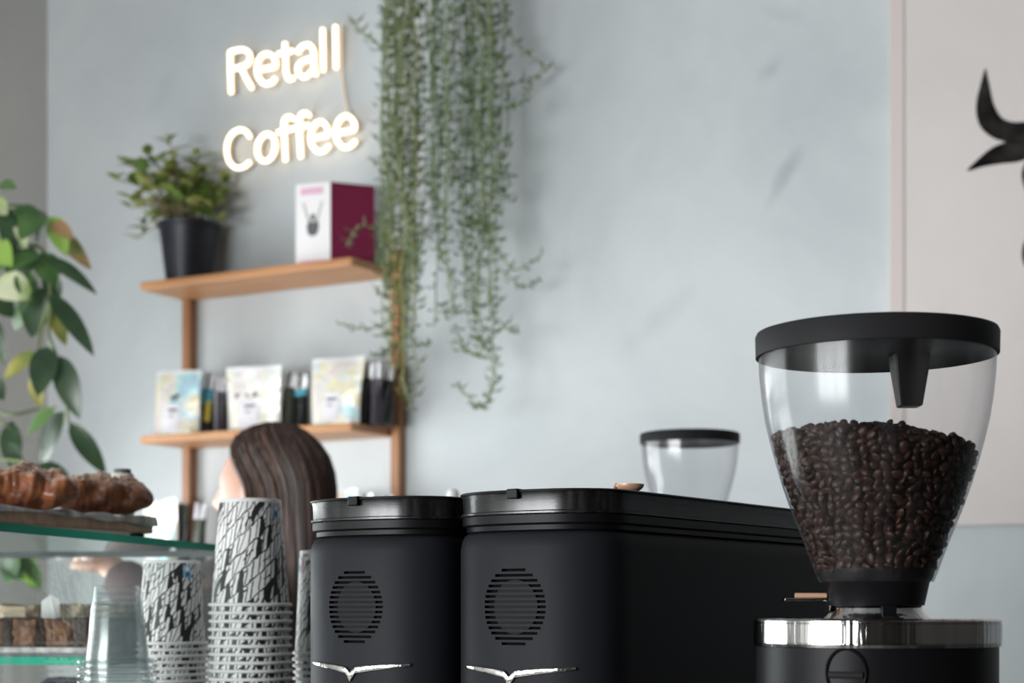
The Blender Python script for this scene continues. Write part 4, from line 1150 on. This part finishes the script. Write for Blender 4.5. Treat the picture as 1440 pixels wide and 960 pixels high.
# ------------------------------------------------------------------ neon sign
sign = thing('neon_sign', WO, WA, 'lit warm white neon lettering Retall Coffee on the blue-grey wall', 'sign')
NOFF = 0.03
def N2(x, y):
    t, z = wall_at(280 + x / 3.84, 10 + y / 3.84, NOFF); return Vector((t, -NOFF, z))
letters = [
 ('letter_r', [[(172, 465), (168, 350), (166, 242)], [(166, 242), (225, 228), (266, 242), (274, 280), (252, 312), (176, 334)], [(222, 322), (255, 385), (285, 438)]]),
 ('letter_e', [[(318, 338), (365, 330), (412, 318), (406, 276), (372, 252), (334, 266), (314, 312), (317, 368), (346, 410), (386, 410), (413, 385)]]),
 ('letter_t', [[(463, 192), (466, 280), (470, 355), (484, 388), (510, 382)], [(425, 254), (505, 234)]]),
 ('letter_a', [[(528, 248), (555, 212), (594, 204), (617, 238), (620, 320), (632, 366)], [(618, 276), (565, 290), (533, 322), (540, 362), (574, 376), (618, 338)]]),
 ('letter_l', [[(667, 116), (668, 230), (670, 345)]]),
 ('letter_l', [[(735, 100), (737, 215), (739, 330)]]),
 ('letter_c', [[(274, 702), (255, 672), (215, 662), (172, 690), (149, 752), (157, 822), (192, 864), (236, 864), (274, 836)]]),
 ('letter_o', [[(362 + 49 * cos(a) , 758 + 72 * sin(a) - 12 * cos(a)) for a in [2 * pi * i / 12 for i in range(13)]]]),
 ('letter_f', [[(512, 604), (486, 592), (464, 604), (457, 645), (461, 740), (466, 828)], [(424, 676), (500, 656)]]),
 ('letter_f', [[(596, 584), (570, 571), (548, 584), (540, 625), (544, 720), (549, 812)], [(508, 656), (588, 636)]]),
 ('letter_e', [[(606, 708), (650, 700), (694, 688), (688, 642), (654, 618), (618, 642), (602, 692), (608, 742), (638, 776), (672, 776), (702, 748)]]),
 ('letter_e', [[(740, 682), (788, 672), (838, 658), (832, 612), (796, 586), (758, 608), (737, 662), (743, 716), (776, 754), (814, 752), (846, 722)]]),
]
for nm, strokes in letters:
    b = MB(); base = MB()
    for s in strokes:
        pts = catmull([N2(*p) for p in s], 6)
        b.tube(pts, 0.0053, 10)
        base.tube([p + Vector((0, 0.011, 0)) for p in pts], 0.0060, 8)
    lo = b.build(nm, M_NEON, sign)
    base.build('tube_back', M_NEONBASE, lo)
    for k, s in enumerate(strokes[:1]):
        p = N2(*s[len(s) // 2]); q = MB(); q.tube([p + Vector((0, 0.008, 0)), Vector((p.x, -0.0005, p.z))], 0.003, 8); q.build('standoff', M_NEONBASE, lo)
b = MB(); b.tube(catmull([N2(760, 98) + Vector((0, 0.006, 0)), N2(762, 330) + Vector((0, 0.008, 0)), N2(770, 430) + Vector((0, 0.01, 0)), N2(784, 510) + Vector((0, 0.01, 0)), N2(800, 580) + Vector((0, 0.006, 0))], 8), 0.0045, 8)
tag(b.build('connecting_tube', M_NEONBASE, sign), 'unlit beige tube joining the two lines')

# ------------------------------------------------------------------ canvas with a bull
cv = thing('bull_canvas', WO, WA, 'large pale canvas with a black brush-drawn bull head at the right', 'painting')
CT0, _ = wall_at(1255, 400, 0.04); _, CZ0 = wall_at(1390, 738, 0.04)
CT1 = CT0 + 1.55
b = MB(); b.box(CT0, CT1, -0.04, -0.001, CZ0, 3.1); b.build('canvas', M_CANVAS, cv, 0.003)
b = MB(); b.box(CT0 - 0.006, CT0 + 0.028, -0.0425, -0.002, CZ0, 3.1); tag(b.build('edge_strip', M_CANVEDGE, cv, 0.002), 'pinkish edge of the canvas')
def B2(x, y):
    t, z = wall_at(1200 + x / 2.4, y / 2.4, 0.041); return (t, z)
def ink(poly, name):
    P = [Vector((x, y, 0)) for x, y in poly]; P = [(p.x, p.y) for p in catmull(P, 4, closed=True)[:-1]]
    P = [B2(*p) for p in P]
    q = MB(); q.prism(P, lambda t, z: (t, -0.0401, z), lambda t, z: (t, -0.0412, z)); return q.build(name, M_INK, cv)
cxm = 735
horn = [(445, 232), (428, 290), (416, 340), (416, 390), (432, 432), (470, 464), (520, 480), (590, 492), (640, 500), (640, 440), (600, 412), (540, 412), (500, 396), (474, 352), (462, 300), (452, 255)]
ear = [(384, 576), (420, 538), (462, 502), (505, 482), (560, 470), (610, 480), (610, 520), (560, 545), (500, 552), (440, 562)]
face = [(600, 430), (590, 520), (568, 590), (590, 670), (612, 750), (572, 830), (580, 900), (650, 960), (735, 975), (820, 960), (890, 900), (898, 830), (858, 750), (880, 670), (902, 590), (880, 520), (870, 430), (735, 415)]
ink(horn, 'horn'); ink(ear, 'ear'); ink(face, 'face')
ink([(2 * cxm - x, y) for x, y in horn], 'horn'); ink([(2 * cxm - x, y) for x, y in ear], 'ear')

# ------------------------------------------------------------------ trailing plant
TD = 4.28
tp = thing('trailing_plant', at(625, 0, TD), 0, 'long trailing green plant hanging from above beside the neon sign', 'hanging plant')
tp.location.z = 2.98
b = MB(); b.lathe([(0, 0), (0.10, 0), (0.13, 0.02), (0.15, 0.15), (0.155, 0.155), (0.145, 0.155), (0.135, 0.13), (0, 0.13)], 40); b.build('planter', M_POTB, tp)
b = MB()
for k in range(3):
    a = 2 * pi * k / 3 + 0.3; b.tube([(0.148 * cos(a), 0.148 * sin(a), 0.153), (0, 0, 0.355)], 0.0015, 5)
b.build('hanger', M_BRSTEM, tp)
TG = [leaf_mat('trail_leaf_mid', (0.105, 0.17, 0.065), (0.06, 0.105, 0.035), rough=0.55), leaf_mat('trail_leaf_olive', (0.16, 0.19, 0.06), (0.09, 0.12, 0.035), rough=0.55), leaf_mat('trail_leaf_grey', (0.13, 0.20, 0.10), (0.08, 0.135, 0.06), rough=0.6)]
TS = [mat('trail_stem_green', (0.20, 0.26, 0.12), 0.6), mat('trail_stem_yellow', (0.34, 0.33, 0.12), 0.6)]
rs = random.Random(23); org = tp.location.copy()
def strand(pix, depth_off, dens, seed, lsize=1.0, mi=None):
    """stem through the given places (photo px) at its own depth, curled narrow leaves along it"""
    r2 = random.Random(seed); D = TD + depth_off
    pts = [at(x, y, D) - org for x, y in pix]
    path = catmull(pts, 8)
    path = [p + Vector((r2.gauss(0, 0.0016), r2.gauss(0, 0.004), 0)) for p in path]
    st = MB(); st.tube(path, 0.0019, 5); so = st.build('trailing_stem', TS[1] if mi == 1 and r2.random() < .7 else TS[0], tp)
    lv = MB(); acc = 0; prev = path[0]; a = r2.uniform(0, 6)
    for p in path[1:]:
        seg = (p - prev).length; steps = max(1, int(seg / dens))
        for q in range(steps):
            c = prev.lerp(p, (q + r2.random()) / steps); a += 2.2 + r2.uniform(-.6, .6)
            if r2.random() < 0.12: continue
            L = r2.uniform(0.018, 0.040) * lsize
            out = Vector((cos(a), sin(a) * 0.8, r2.uniform(-0.25, 0.5))).normalized()
            m1 = c + out * L * 0.55 + Vector((0, 0, -0.004)); m2 = c + out * L + Vector((0, 0, r2.uniform(0.0, 0.014)))
            wv = Vector((0, 0, 1)).cross(out); wv = (wv if wv.length > .1 else Vector((1, 0, 0))).normalized() * 0.0032 * lsize
            up = Vector((0, 0, 0.0028 * lsize))
            lv.add([c, m1 - wv + up, m1 + wv - up, m2, m1 + up * 0.5], [(0, 1, 4), (0, 4, 2), (1, 3, 4), (4, 3, 2)])
        prev = p
    o = lv.build('leaves', TG[mi if mi is not None else r2.randrange(3)], so); o['kind'] = 'stuff'
sd = 0
def column(x0, x1, yend0, yend1, n, dens, mi=None, top=None):
    global sd
    for i in range(n):
        sd += 1; x = x0 + (x1 - x0) * (i + rs.random()) / n; ye = rs.uniform(yend0, yend1)
        pix = [(625 + (x - 625) * 0.75, -62)]; y = 10; xx = x
        while y < ye: xx = x + rs.gauss(0, 3.0); pix.append((xx, y)); y += 75
        pix.append((xx + rs.gauss(0, 5), ye))
        strand(pix, rs.uniform(-0.12, 0.10), dens, sd, 1.0, mi)
column(534, 590, 330, 480, 12, 0.0135)
column(545, 582, 420, 560, 7, 0.017, 1)
column(560, 585, 480, 640, 3, 0.024)
column(590, 645, 130, 330, 9, 0.0145)
column(596, 632, 330, 470, 5, 0.019, 2)
column(644, 712, 200, 420, 10, 0.0125)
column(650, 700, 420, 500, 9, 0.0125)
column(536, 560, 180, 300, 4, 0.015)
for pix in ([(700, 20), (735, 70), (764, 92), (745, 112), (705, 120)], [(700, 150), (730, 145), (748, 122)], [(690, 330), (722, 378), (762, 358)], [(705, 380), (735, 402), (758, 392)],
            [(530, 60), (512, 48), (494, 25)], [(690, 440), (715, 462), (728, 466)], [(660, 470), (690, 500), (692, 545), (678, 572), (660, 560), (642, 538)],
            [(640, 455), (655, 490), (690, 505)], [(695, 455), (672, 500), (640, 480)], [(545, 330), (530, 365), (552, 380)], [(560, 440), (520, 462), (480, 455)],
            [(555, 480), (540, 495), (528, 500)], [(612, 340), (638, 400), (632, 440), (616, 425)], [(690, 470), (697, 510), (686, 560), (672, 573)], [(695, 200), (715, 196)], [(540, 235), (522, 222)],
            [(525, 320), (505, 318), (487, 345)], [(570, 470), (590, 485), (604, 478)], [(700, 230), (716, 250), (700, 300)]):
    sd += 1; strand(pix, rs.uniform(-0.1, 0.05), 0.013 if len(pix) < 6 else 0.02, sd, 0.85)

# ------------------------------------------------------------------ big-leaf plant at the left
LD = 4.05
lp = thing('leafy_plant', (0, 0, 0), 0, 'tall plant with large drooping green leaves at the left wall', 'plant')
base = at(-70, 600, LD); lp.location = (base.x, base.y, 0); lorg = lp.location.copy()
b = MB(); b.lathe([(0, 0), (0.15, 0), (0.19, 0.34), (0.20, 0.35), (0.18, 0.35), (0.17, 0.31), (0, 0.31)], 40); b.build('pot', M_CREAMJAR, lp)
b = MB(); b.lathe([(0, 0.32), (0.168, 0.312)], 24); b.build('soil', M_SOIL, lp)
b = MB(); b.tube(catmull([(0, 0, 0.31), (0.015, 0.01, 0.9), (-0.01, 0, 1.5), (0.02, 0.0, 2.2)], 8), [0.018 - 0.009 * i / 24 for i in range(25)], 10); b.build('trunk', M_BRSTEM, lp)
def Z1(x, y, dd=0.0): return at(x / 2.043, 230 + y / 2.043, LD + dd) - lorg
BL = {'dark': leaf_mat('big_leaf_dark', (0.045, 0.085, 0.04), (0.025, 0.05, 0.025), 8, 0.3), 'mid': leaf_mat('big_leaf_mid', (0.10, 0.20, 0.06), (0.05, 0.11, 0.04), 8, 0.3),
      'bright': leaf_mat('big_leaf_bright', (0.30, 0.48, 0.10), (0.15, 0.30, 0.06), 8, 0.3), 'pale': leaf_mat('big_leaf_variegated', (0.72, 0.74, 0.52), (0.30, 0.42, 0.12), 16, 0.35),
      'yellow': leaf_mat('big_leaf_yellowing', (0.34, 0.30, 0.07), (0.14, 0.18, 0.05), 10, 0.4), 'brown': leaf_mat('big_leaf_browning', (0.34, 0.20, 0.10), (0.14, 0.16, 0.05), 12, 0.5)}
branches = [[(-143, 300), (-60, 150), (40, 120), (120, 140), (150, 175)], [(-143, 330), (0, 250), (80, 235), (130, 262), (145, 380), (140, 480), (160, 545), (190, 640), (195, 730), (205, 760)],
            [(-143, 700), (-60, 690), (30, 720), (110, 705), (160, 700)], [(-143, 480), (-60, 330), (0, 330)], [(-143, 760), (-40, 730), (10, 745), (30, 760)], [(145, 400), (120, 470), (110, 540)], [(-143, 900), (-20, 850), (80, 860), (110, 872)], [(-143,1100),(-60,1080),(40,1110),(70,1120)]]
for i, br in enumerate(branches):
    path = catmull([Z1(*p, 0.02 * (k % 2)) for k, p in enumerate(br)], 6)
    b = MB(); b.tube(path, [0.006 - 0.0035 * k / (len(path) - 1) for k in range(len(path))], 6); b.build('branch', M_STEM, lp)
leaves = [((150, 150), (190, 262), 46, 'bright'), ((150, 178), (263, 303), 40, 'brown'), ((118, 142), (58, 215), 56, 'mid'), ((15, 120), (38, 275), 46, 'dark'), ((-20, 165), (38, 112), 40, 'pale'),
          ((130, 268), (278, 368), 36, 'dark'), ((118, 255), (158, 352), 62, 'mid'), ((110, 258), (25, 300), 40, 'mid'), ((-15, 340), (92, 385), 80, 'pale'), ((140, 372), (272, 548), 46, 'dark'),
          ((120, 355), (88, 500), 66, 'dark'), ((145, 400), (190, 525), 36, 'yellow'), ((108, 545), (5, 615), 46, 'yellow'), ((138, 525), (108, 665), 60, 'dark'), ((95, 605), (118, 700), 36, 'yellow'),
          ((172, 552), (226, 730), 58, 'dark'), ((160, 700), (75, 778), 32, 'mid'), ((185, 712), (112, 868), 62, 'dark'), ((200, 742), (305, 893), 46, 'dark'), ((35, 738), (32, 878), 50, 'dark'),
          ((108, 866), (212, 925), 50, 'dark'), ((-10, 450), (8, 575), 40, 'dark'), ((75, 405), (38, 480), 36, 'mid'), ((60, 230), (20, 330), 44, 'dark'), ((40, 128), (120, 165), 50, 'mid'),
          ((150, 170), (210, 215), 36, 'brown'), ((30, 800), (60, 900), 40, 'dark'), ((-30, 290), (50, 330), 46, 'mid'), ((100, 330), (60, 430), 44, 'dark'), ((0, 60), (45, 68), 30, 'mid'), ((30, 870), (95, 935), 46, 'mid'),
          ((20, 1110), (120, 1215), 60, 'bright'), ((70, 1120), (110, 1230), 50, 'mid'), ((40, 1110), (20, 1210), 46, 'mid'), ((0, 1150), (70, 1190), 50, 'mid'), ((-20, 170), (55, 190), 40, 'bright'), ((60, 150), (72, 240), 36, 'pale'),
          ((80, 135), (30, 190), 44, 'mid'), ((95, 240), (60, 330), 50, 'dark'), ((140, 300), (165, 400), 44, 'dark'), ((-20, 380), (40, 440), 50, 'dark'), ((60, 310), (95, 400), 50, 'mid'), ((-20, 230), (30, 290), 60, 'bright'), ((130, 150), (100, 240), 40, 'dark'), ((-30, 600), (10, 680), 44, 'dark'), ((-30, 110), (20, 145), 50, 'pale')]
rs = random.Random(3)
for i, (p0, p1, wpx, kind) in enumerate(leaves):
    dd = rs.uniform(-0.10, 0.10); wd = wpx / 2.043 / F * LD
    a, c = Z1(*p0, dd * 0.3), Z1(*p1, dd)
    lf = MB(); leaf_mesh(lf, a, c, wd * 1.3, Vector((rs.uniform(-.5, .3), -1, rs.uniform(0.2, 0.9))), 0.22, 0.16, n=9)
    lf.build('leaf', BL[kind], lp)

# ------------------------------------------------------------------ bottle behind the grinders
bt = thing('syrup_bottle', at(637, 700, 2.69), 0, 'tall bottle with a white cap just showing over the left grinder lid', 'bottle')
bt.location.z = 1.015
b = MB(); b.lathe([(0, 0), (0.032, 0), (0.034, 0.004), (0.034, 0.30), (0.028, 0.35), (0.012, 0.40), (0.010, 0.475), (0, 0.475)], 32); b.build('body', M_PCLEAR, bt)
b = MB(); b.lathe([(0, 0.4752), (0.0095, 0.4752), (0.0098, 0.480), (0.0092, 0.490), (0.006, 0.494), (0, 0.495)], 24); b.build('cap', M_CUPW, bt)

# ------------------------------------------------------------------ the woman
PX, PY = (378 - 720) / F * 3.3, 3.3
wo = thing('person', (PX, PY, 0), math.atan2(0.36, -0.93), 'woman with long brown hair turned to the left, in a dark mauve top', 'person')
# local frame: +x is where she faces, +y is her left (towards the camera side once turned), z up
def skin_body(name, joints, bones, m, extra=None, voxel=0.0065, parent=None):
    names = list(joints)
    me = bpy.data.meshes.new(name)
    me.from_pydata([joints[k][0] for k in names], [(names.index(a), names.index(c)) for a, c in bones], [])
    o = bpy.data.objects.new(name, me); COL.objects.link(o)
    o.modifiers.new('skin', 'SKIN').use_smooth_shade = True
    for i, k in enumerate(names):
        r = joints[k][1]; me.skin_vertices[0].data[i].radius = r if isinstance(r, tuple) else (r, r)
        me.skin_vertices[0].data[i].use_root = (i == 0)
    s = o.modifiers.new('sub', 'SUBSURF'); s.levels = 2; s.render_levels = 2
    apply_mods(o)
    if extra:
        V = [tuple(q.co) for q in o.data.vertices]; P = [tuple(p.vertices) for p in o.data.polygons]
        for ex in extra:
            em = ex.mesh('piece', m); k0 = len(V)
            V += [tuple(q.co) for q in em.vertices]; P += [tuple(k0 + i for i in p.vertices) for p in em.polygons]
        me = bpy.data.meshes.new(name); me.from_pydata(V, [], P); me.update(); o.data = me
    bb = bmesh.new(); bb.from_mesh(o.data)
    bmesh.ops.holes_fill(bb, edges=[e1 for e1 in bb.edges if e1.is_boundary], sides=0); bmesh.ops.recalc_face_normals(bb, faces=bb.faces); bb.to_mesh(o.data); bb.free()
    rm = o.modifiers.new('remesh', 'REMESH'); rm.mode = 'VOXEL'; rm.voxel_size = voxel; rm.use_smooth_shade = True
    sm = o.modifiers.new('smooth', 'SMOOTH'); sm.factor = 0.5; sm.iterations = 3
    apply_mods(o)
    bb = bmesh.new(); bb.from_mesh(o.data); bb.verts.ensure_lookup_table(); seen = set(); best = []
    for v0 in bb.verts:                                # one continuous skin: inner shells are dropped
        if v0.index in seen: continue
        st, isl = [v0], []; seen.add(v0.index)
        while st:
            v1 = st.pop(); isl.append(v1)
            for e1 in v1.link_edges:
                v2 = e1.other_vert(v1)
                if v2.index not in seen: seen.add(v2.index); st.append(v2)
        if len(isl) > len(best): best = isl
    keep = set(v1.index for v1 in best)
    bmesh.ops.delete(bb, geom=[v1 for v1 in bb.verts if v1.index not in keep], context='VERTS')
    bb.to_mesh(o.data); bb.free()
    o.data.materials.clear(); o.data.materials.append(m)
    o.data.polygons.foreach_set('use_smooth', [True] * len(o.data.polygons))
    if parent is not None: o.parent = parent
    return o
HZ = 1.545                                        # middle of the head
def head():
    b = MB()
    def fn(u, v):
        a = 2 * pi * u; ph = pi * v
        d = Vector((sin(ph) * cos(a), sin(ph) * sin(a), cos(ph)))
        x, y, z = d.x * 0.092, d.y * 0.073, d.z * 0.112
        if z < 0: x *= 1 - 0.10 * (-d.z); y *= 1 - 0.30 * (-d.z) ** 1.5
        if d.x > 0: x += 0.010 * max(0, -d.z) ** 1.0
        f = max(0, d.x)
        x += 0.024 * math.exp(-(y / 0.011) ** 2) * math.exp(-((z + 0.018) / 0.016) ** 2) * (f > .5)      # nose
        x += 0.010 * math.exp(-(y / 0.009) ** 2) * math.exp(-((z - 0.004) / 0.020) ** 2) * (f > .5)
        x -= 0.008 * (math.exp(-((abs(y) - 0.031) / 0.014) ** 2) * math.exp(-((z - 0.006) / 0.011) ** 2)) * (f > .4)   # eye sockets
        x += 0.006 * math.exp(-(y / 0.020) ** 2) * math.exp(-((z + 0.052) / 0.009) ** 2) * (f > .4)      # lips
        x += 0.007 * math.exp(-(y / 0.018) ** 2) * math.exp(-((z + 0.092) / 0.014) ** 2) * (f > .2)      # chin
        return Vector((x + 0.01, y, HZ + z))
    b.grid(fn, 64, 48, wrap=True)
    for s in (-1, 1):
        b.grid(lambda u, v: Vector((-0.002 + 0.016 * cos(2 * pi * u) * sin(pi * v), s * (0.074 + 0.006 * cos(pi * v)), HZ - 0.008 + 0.028 * sin(2 * pi * u) * sin(pi * v))), 16, 10, wrap=True)
    return b
Rinv = Matrix.Rotation(-wo.rotation_euler.z, 3, 'Z')
def L(x, y, z): return tuple(Rinv @ Vector((x - PX, y - PY, z)))     # a place in the room in her own frame
hand_w = Vector(L(-0.725, 3.13, 1.388)); elb = Vector(L(-0.575, 2.92, 1.285)); sho = Vector((0.0, 0.175, 1.352))
J = {'pelvis': ((0, 0, 0.95), (0.145, 0.115)), 'waist': ((0.005, 0, 1.10), (0.12, 0.09)), 'chest': ((0.0, 0, 1.25), (0.135, 0.10)), 'collar': ((-0.012, 0, 1.355), (0.085, 0.065)), 'neck': ((-0.006, 0, 1.42), (0.048, 0.050)), 'skull': ((0.005, 0, 1.50), (0.05, 0.05)),
     'shl': (tuple(sho), 0.055), 'ell': (tuple(elb), 0.040), 'wrl': (tuple(hand_w), 0.026),
     'shr': ((0.0, -0.175, 1.352), 0.055), 'elr': ((0.01, -0.255, 1.09), 0.040), 'wrr': ((0.19, -0.22, 0.98), 0.026),
     'cll': ((-0.01, 0.105, 1.365), 0.060), 'clr': ((-0.01, -0.105, 1.365), 0.060),
     'hil': ((0, 0.09, 0.90), 0.09), 'knl': ((0.02, 0.10, 0.50), 0.06), 'anl': ((-0.01, 0.10, 0.09), 0.04), 'tol': ((0.13, 0.115, 0.035), 0.032),
     'hir': ((0, -0.09, 0.90), 0.09), 'knr': ((0.02, -0.10, 0.50), 0.06), 'anr': ((-0.01, -0.10, 0.09), 0.04), 'tor': ((0.13, -0.115, 0.035), 0.032)}
BN = [('pelvis', 'waist'), ('waist', 'chest'), ('chest', 'collar'), ('collar', 'neck'), ('neck', 'skull'), ('collar', 'cll'), ('cll', 'shl'), ('shl', 'ell'), ('ell', 'wrl'), ('collar', 'clr'), ('clr', 'shr'), ('shr', 'elr'), ('elr', 'wrr'),
      ('pelvis', 'hil'), ('hil', 'knl'), ('knl', 'anl'), ('anl', 'tol'), ('pelvis', 'hir'), ('hir', 'knr'), ('knr', 'anr'), ('anr', 'tor')]
def hand(wr, fr):
    """palm, four curled fingers and a thumb beyond the wrist, pointing away from the elbow"""
    wr, fr = Vector(wr), Vector(fr); d = (wr - fr).normalized(); up = Vector((0, 0, 1)); sdv = d.cross(up).normalized(); nn = sdv.cross(d)
    b = MB()
    rings = []
    for t, hw, ht in ((-0.060, 0.022, 0.022), (-0.01, 0.024, 0.019), (0.02, 0.030, 0.016), (0.055, 0.038, 0.014), (0.085, 0.038, 0.011)):
        rings.append([wr + d * t + sdv * hw * cos(2 * pi * k / 14) + nn * ht * sin(2 * pi * k / 14) for k in range(14)])
    b.loft(rings)
    for i, (o, Lf) in enumerate(((-0.028, 0.062), (-0.0095, 0.074), (0.0095, 0.070), (0.028, 0.055))):
        p0 = wr + d * 0.075 + sdv * o; p1 = p0 + d * Lf * 0.45 + nn * -0.004; p2 = p1 + d * Lf * 0.30 - nn * 0.016; p3 = p2 + d * Lf * 0.16 - nn * 0.018
        b.tube(catmull([p0, p1, p2, p3], 4), [0.0090, 0.0089, 0.0088, 0.0087, 0.0085, 0.0083, 0.0082, 0.008, 0.0078, 0.0075, 0.0072, 0.0068, 0.006], 8)
    p0 = wr + d * 0.025 - sdv * 0.024; p1 = p0 - sdv * 0.022 + d * 0.022 - nn * 0.006; p2 = p1 - sdv * 0.010 + d * 0.028 - nn * 0.010
    b.tube(catmull([p0, p1, p2], 5), [0.012, 0.0115, 0.011, 0.0108, 0.0105, 0.0102, 0.010, 0.0097, 0.0093, 0.009, 0.0075], 8)
    return b
body = skin_body('body', J, BN, M_SKIN, [head(), hand(J['wrl'][0], J['ell'][0]), hand(J['wrr'][0], J['elr'][0])], 0.0055, wo)
# clothing: follows the body, a little off the skin
def along(p, a_, c_):
    a_, c_ = Vector(a_), Vector(c_); d = c_ - a_; t = (p - a_).dot(d) / d.dot(d)
    return t, (p - a_ - d * t).length
ARMS = [(J['ell'][0], J['wrl'][0]), (J['elr'][0], J['wrr'][0])]; UPPER = [(J['shl'][0], J['ell'][0]), (J['shr'][0], J['elr'][0])]
def on_arm(p): return any(-0.1 < along(p, *q)[0] < 1.7 and along(p, *q)[1] < 0.075 for q in ARMS)
def on_hand(p): return any(0.86 < along(p, *q)[0] < 2.0 and along(p, *q)[1] < 0.11 for q in ARMS)
def garment(name, m, keep, off, gather=0.0):
    bb = bmesh.new(); bb.from_mesh(body.data); bb.normal_update()
    bmesh.ops.delete(bb, geom=[v for v in bb.verts if not keep(v.co)], context='VERTS')
    for k in range(6): bmesh.ops.smooth_vert(bb, verts=bb.verts, factor=0.5, use_axis_x=True, use_axis_y=True, use_axis_z=True)
    bb.normal_update()
    for v in bb.verts: v.co += v.normal * (off + gather * mnoise.noise(Vector((v.co.x * 14, v.co.y * 14, v.co.z * 7))))
    me = bpy.data.meshes.new(name); bb.to_mesh(me); bb.free(); me.materials.append(m)
    me.polygons.foreach_set('use_smooth', [True] * len(me.polygons))
    o = link(name, me, wo); sd_ = o.modifiers.new('cloth', 'SOLIDIFY'); sd_.thickness = 0.004; sd_.offset = 1
    return o
garment('knit_top', M_TOP, lambda p: 0.93 < p.z < 1.405 - 0.5 * max(0, abs(p.y) - 0.2) and not on_hand(p) and not (p.z > 1.385 and abs(p.y) < 0.045) or (on_arm(p) and not on_hand(p)), 0.013, 0.005)
garment('trousers', M_TROUSER, lambda p: 0.07 < p.z < 0.98 and not on_arm(p) and not on_hand(p), 0.011, 0.004)
for s in (-1, 1):
    b = MB(); b.grid(lambda u, v: Vector((0.055 + 0.115 * cos(2 * pi * u) * sin(pi * v) ** .6, s * 0.108 + 0.045 * sin(2 * pi * u) * sin(pi * v) ** .6, 0.045 - 0.045 * cos(pi * v))), 28, 12, wrap=True); b.build('shoe', M_BLACKM, wo)
for s in (-1, 1):
    b = MB(); b.grid(lambda u, v: Vector((0.0795 + 0.010 * cos(2 * pi * u) * sin(pi * v), s * 0.030 + 0.0105 * sin(2 * pi * u) * sin(pi * v), HZ + 0.006 - 0.007 * cos(pi * v))), 14, 10, wrap=True); e_ = b.build('eye', M_CUPW, wo)
    b = MB(); b.lathe([(0, 0.0008), (0.0055, 0.0006), (0.0062, -0.001)], 16); i_ = b.build('iris', M_HAIR, e_); i_.rotation_euler = (0, pi / 2, s * 0.25); i_.location = (0.0893, s * 0.031, HZ + 0.006)
# hair: long locks from a crown parting falling over the ears and the back
hp = MB()
def hair_shell(u, v):
    """u: round the head from one temple over the back to the other; v: crown to ends"""
    q0 = min(1, v / 0.46); a0 = 16 + 74 * q0 * q0 * (3 - 2 * q0)
    a = radians(a0) + u * radians(360 - 2 * a0)   # 180 deg is the back of the head
    ridge = 0.0016 * sin(u * 95 + 1.3 * sin(v * 5)) + 0.0012 * sin(u * 211 + 2)
    dn = min(1, v / 0.42)
    rx, ry = 0.118, 0.100
    if v < 0.42:
        ph = dn * pi / 2; r = sin(ph); z = HZ + 0.004 + 0.128 * cos(ph)
        k = 1.0
    else:
        q = (v - 0.42) / 0.58; r = 1.0; z = HZ + 0.004 - q * 0.34
        k = 1.0 - 0.10 * q + 0.05 * sin(q * 3)
    x, y = cos(a) * (rx * r * k + ridge * r), sin(a) * (ry * r * k + ridge * r)
    return Vector((x - 0.012 - (0.012 * max(0, v - .42)), y, z))
hp.grid(hair_shell, 150, 48)
hp.grid(lambda u, v: Vector(hair_shell(1 - u, v)) * 1.0 + Vector((0.006, 0, -0.005 * (1 - v))), 60, 24)
hair = hp.build('hair', M_HAIR, wo)
rs = random.Random(8); lk_ = MB()
for i in range(430):
    u = rs.random(); o = rs.uniform(0.0, 0.0035); v1 = rs.uniform(0.7, 1.02)
    pts = []
    for k in range(14):
        v = 0.03 + (v1 - 0.03) * k / 13
        p = hair_shell(min(1, max(0, u + 0.012 * sin(v * 6 + i))), min(1, v)); c = Vector((-0.012, 0, p.z)); d = (p - c); d.z = 0
        if d.length > 1e-4: p = p + d.normalized() * o
        if v < 0.3: p.z += o
        pts.append(p)
    lk_.tube(pts, [0.0021 * (1 if k < 10 else (14 - k) / 5) + 0.0004 for k in range(14)], 5, m=1 if rs.random() < 0.38 else 0)
lk_.build('hair_locks', [M_HAIR, M_HAIR2], hair)['kind'] = 'stuff'
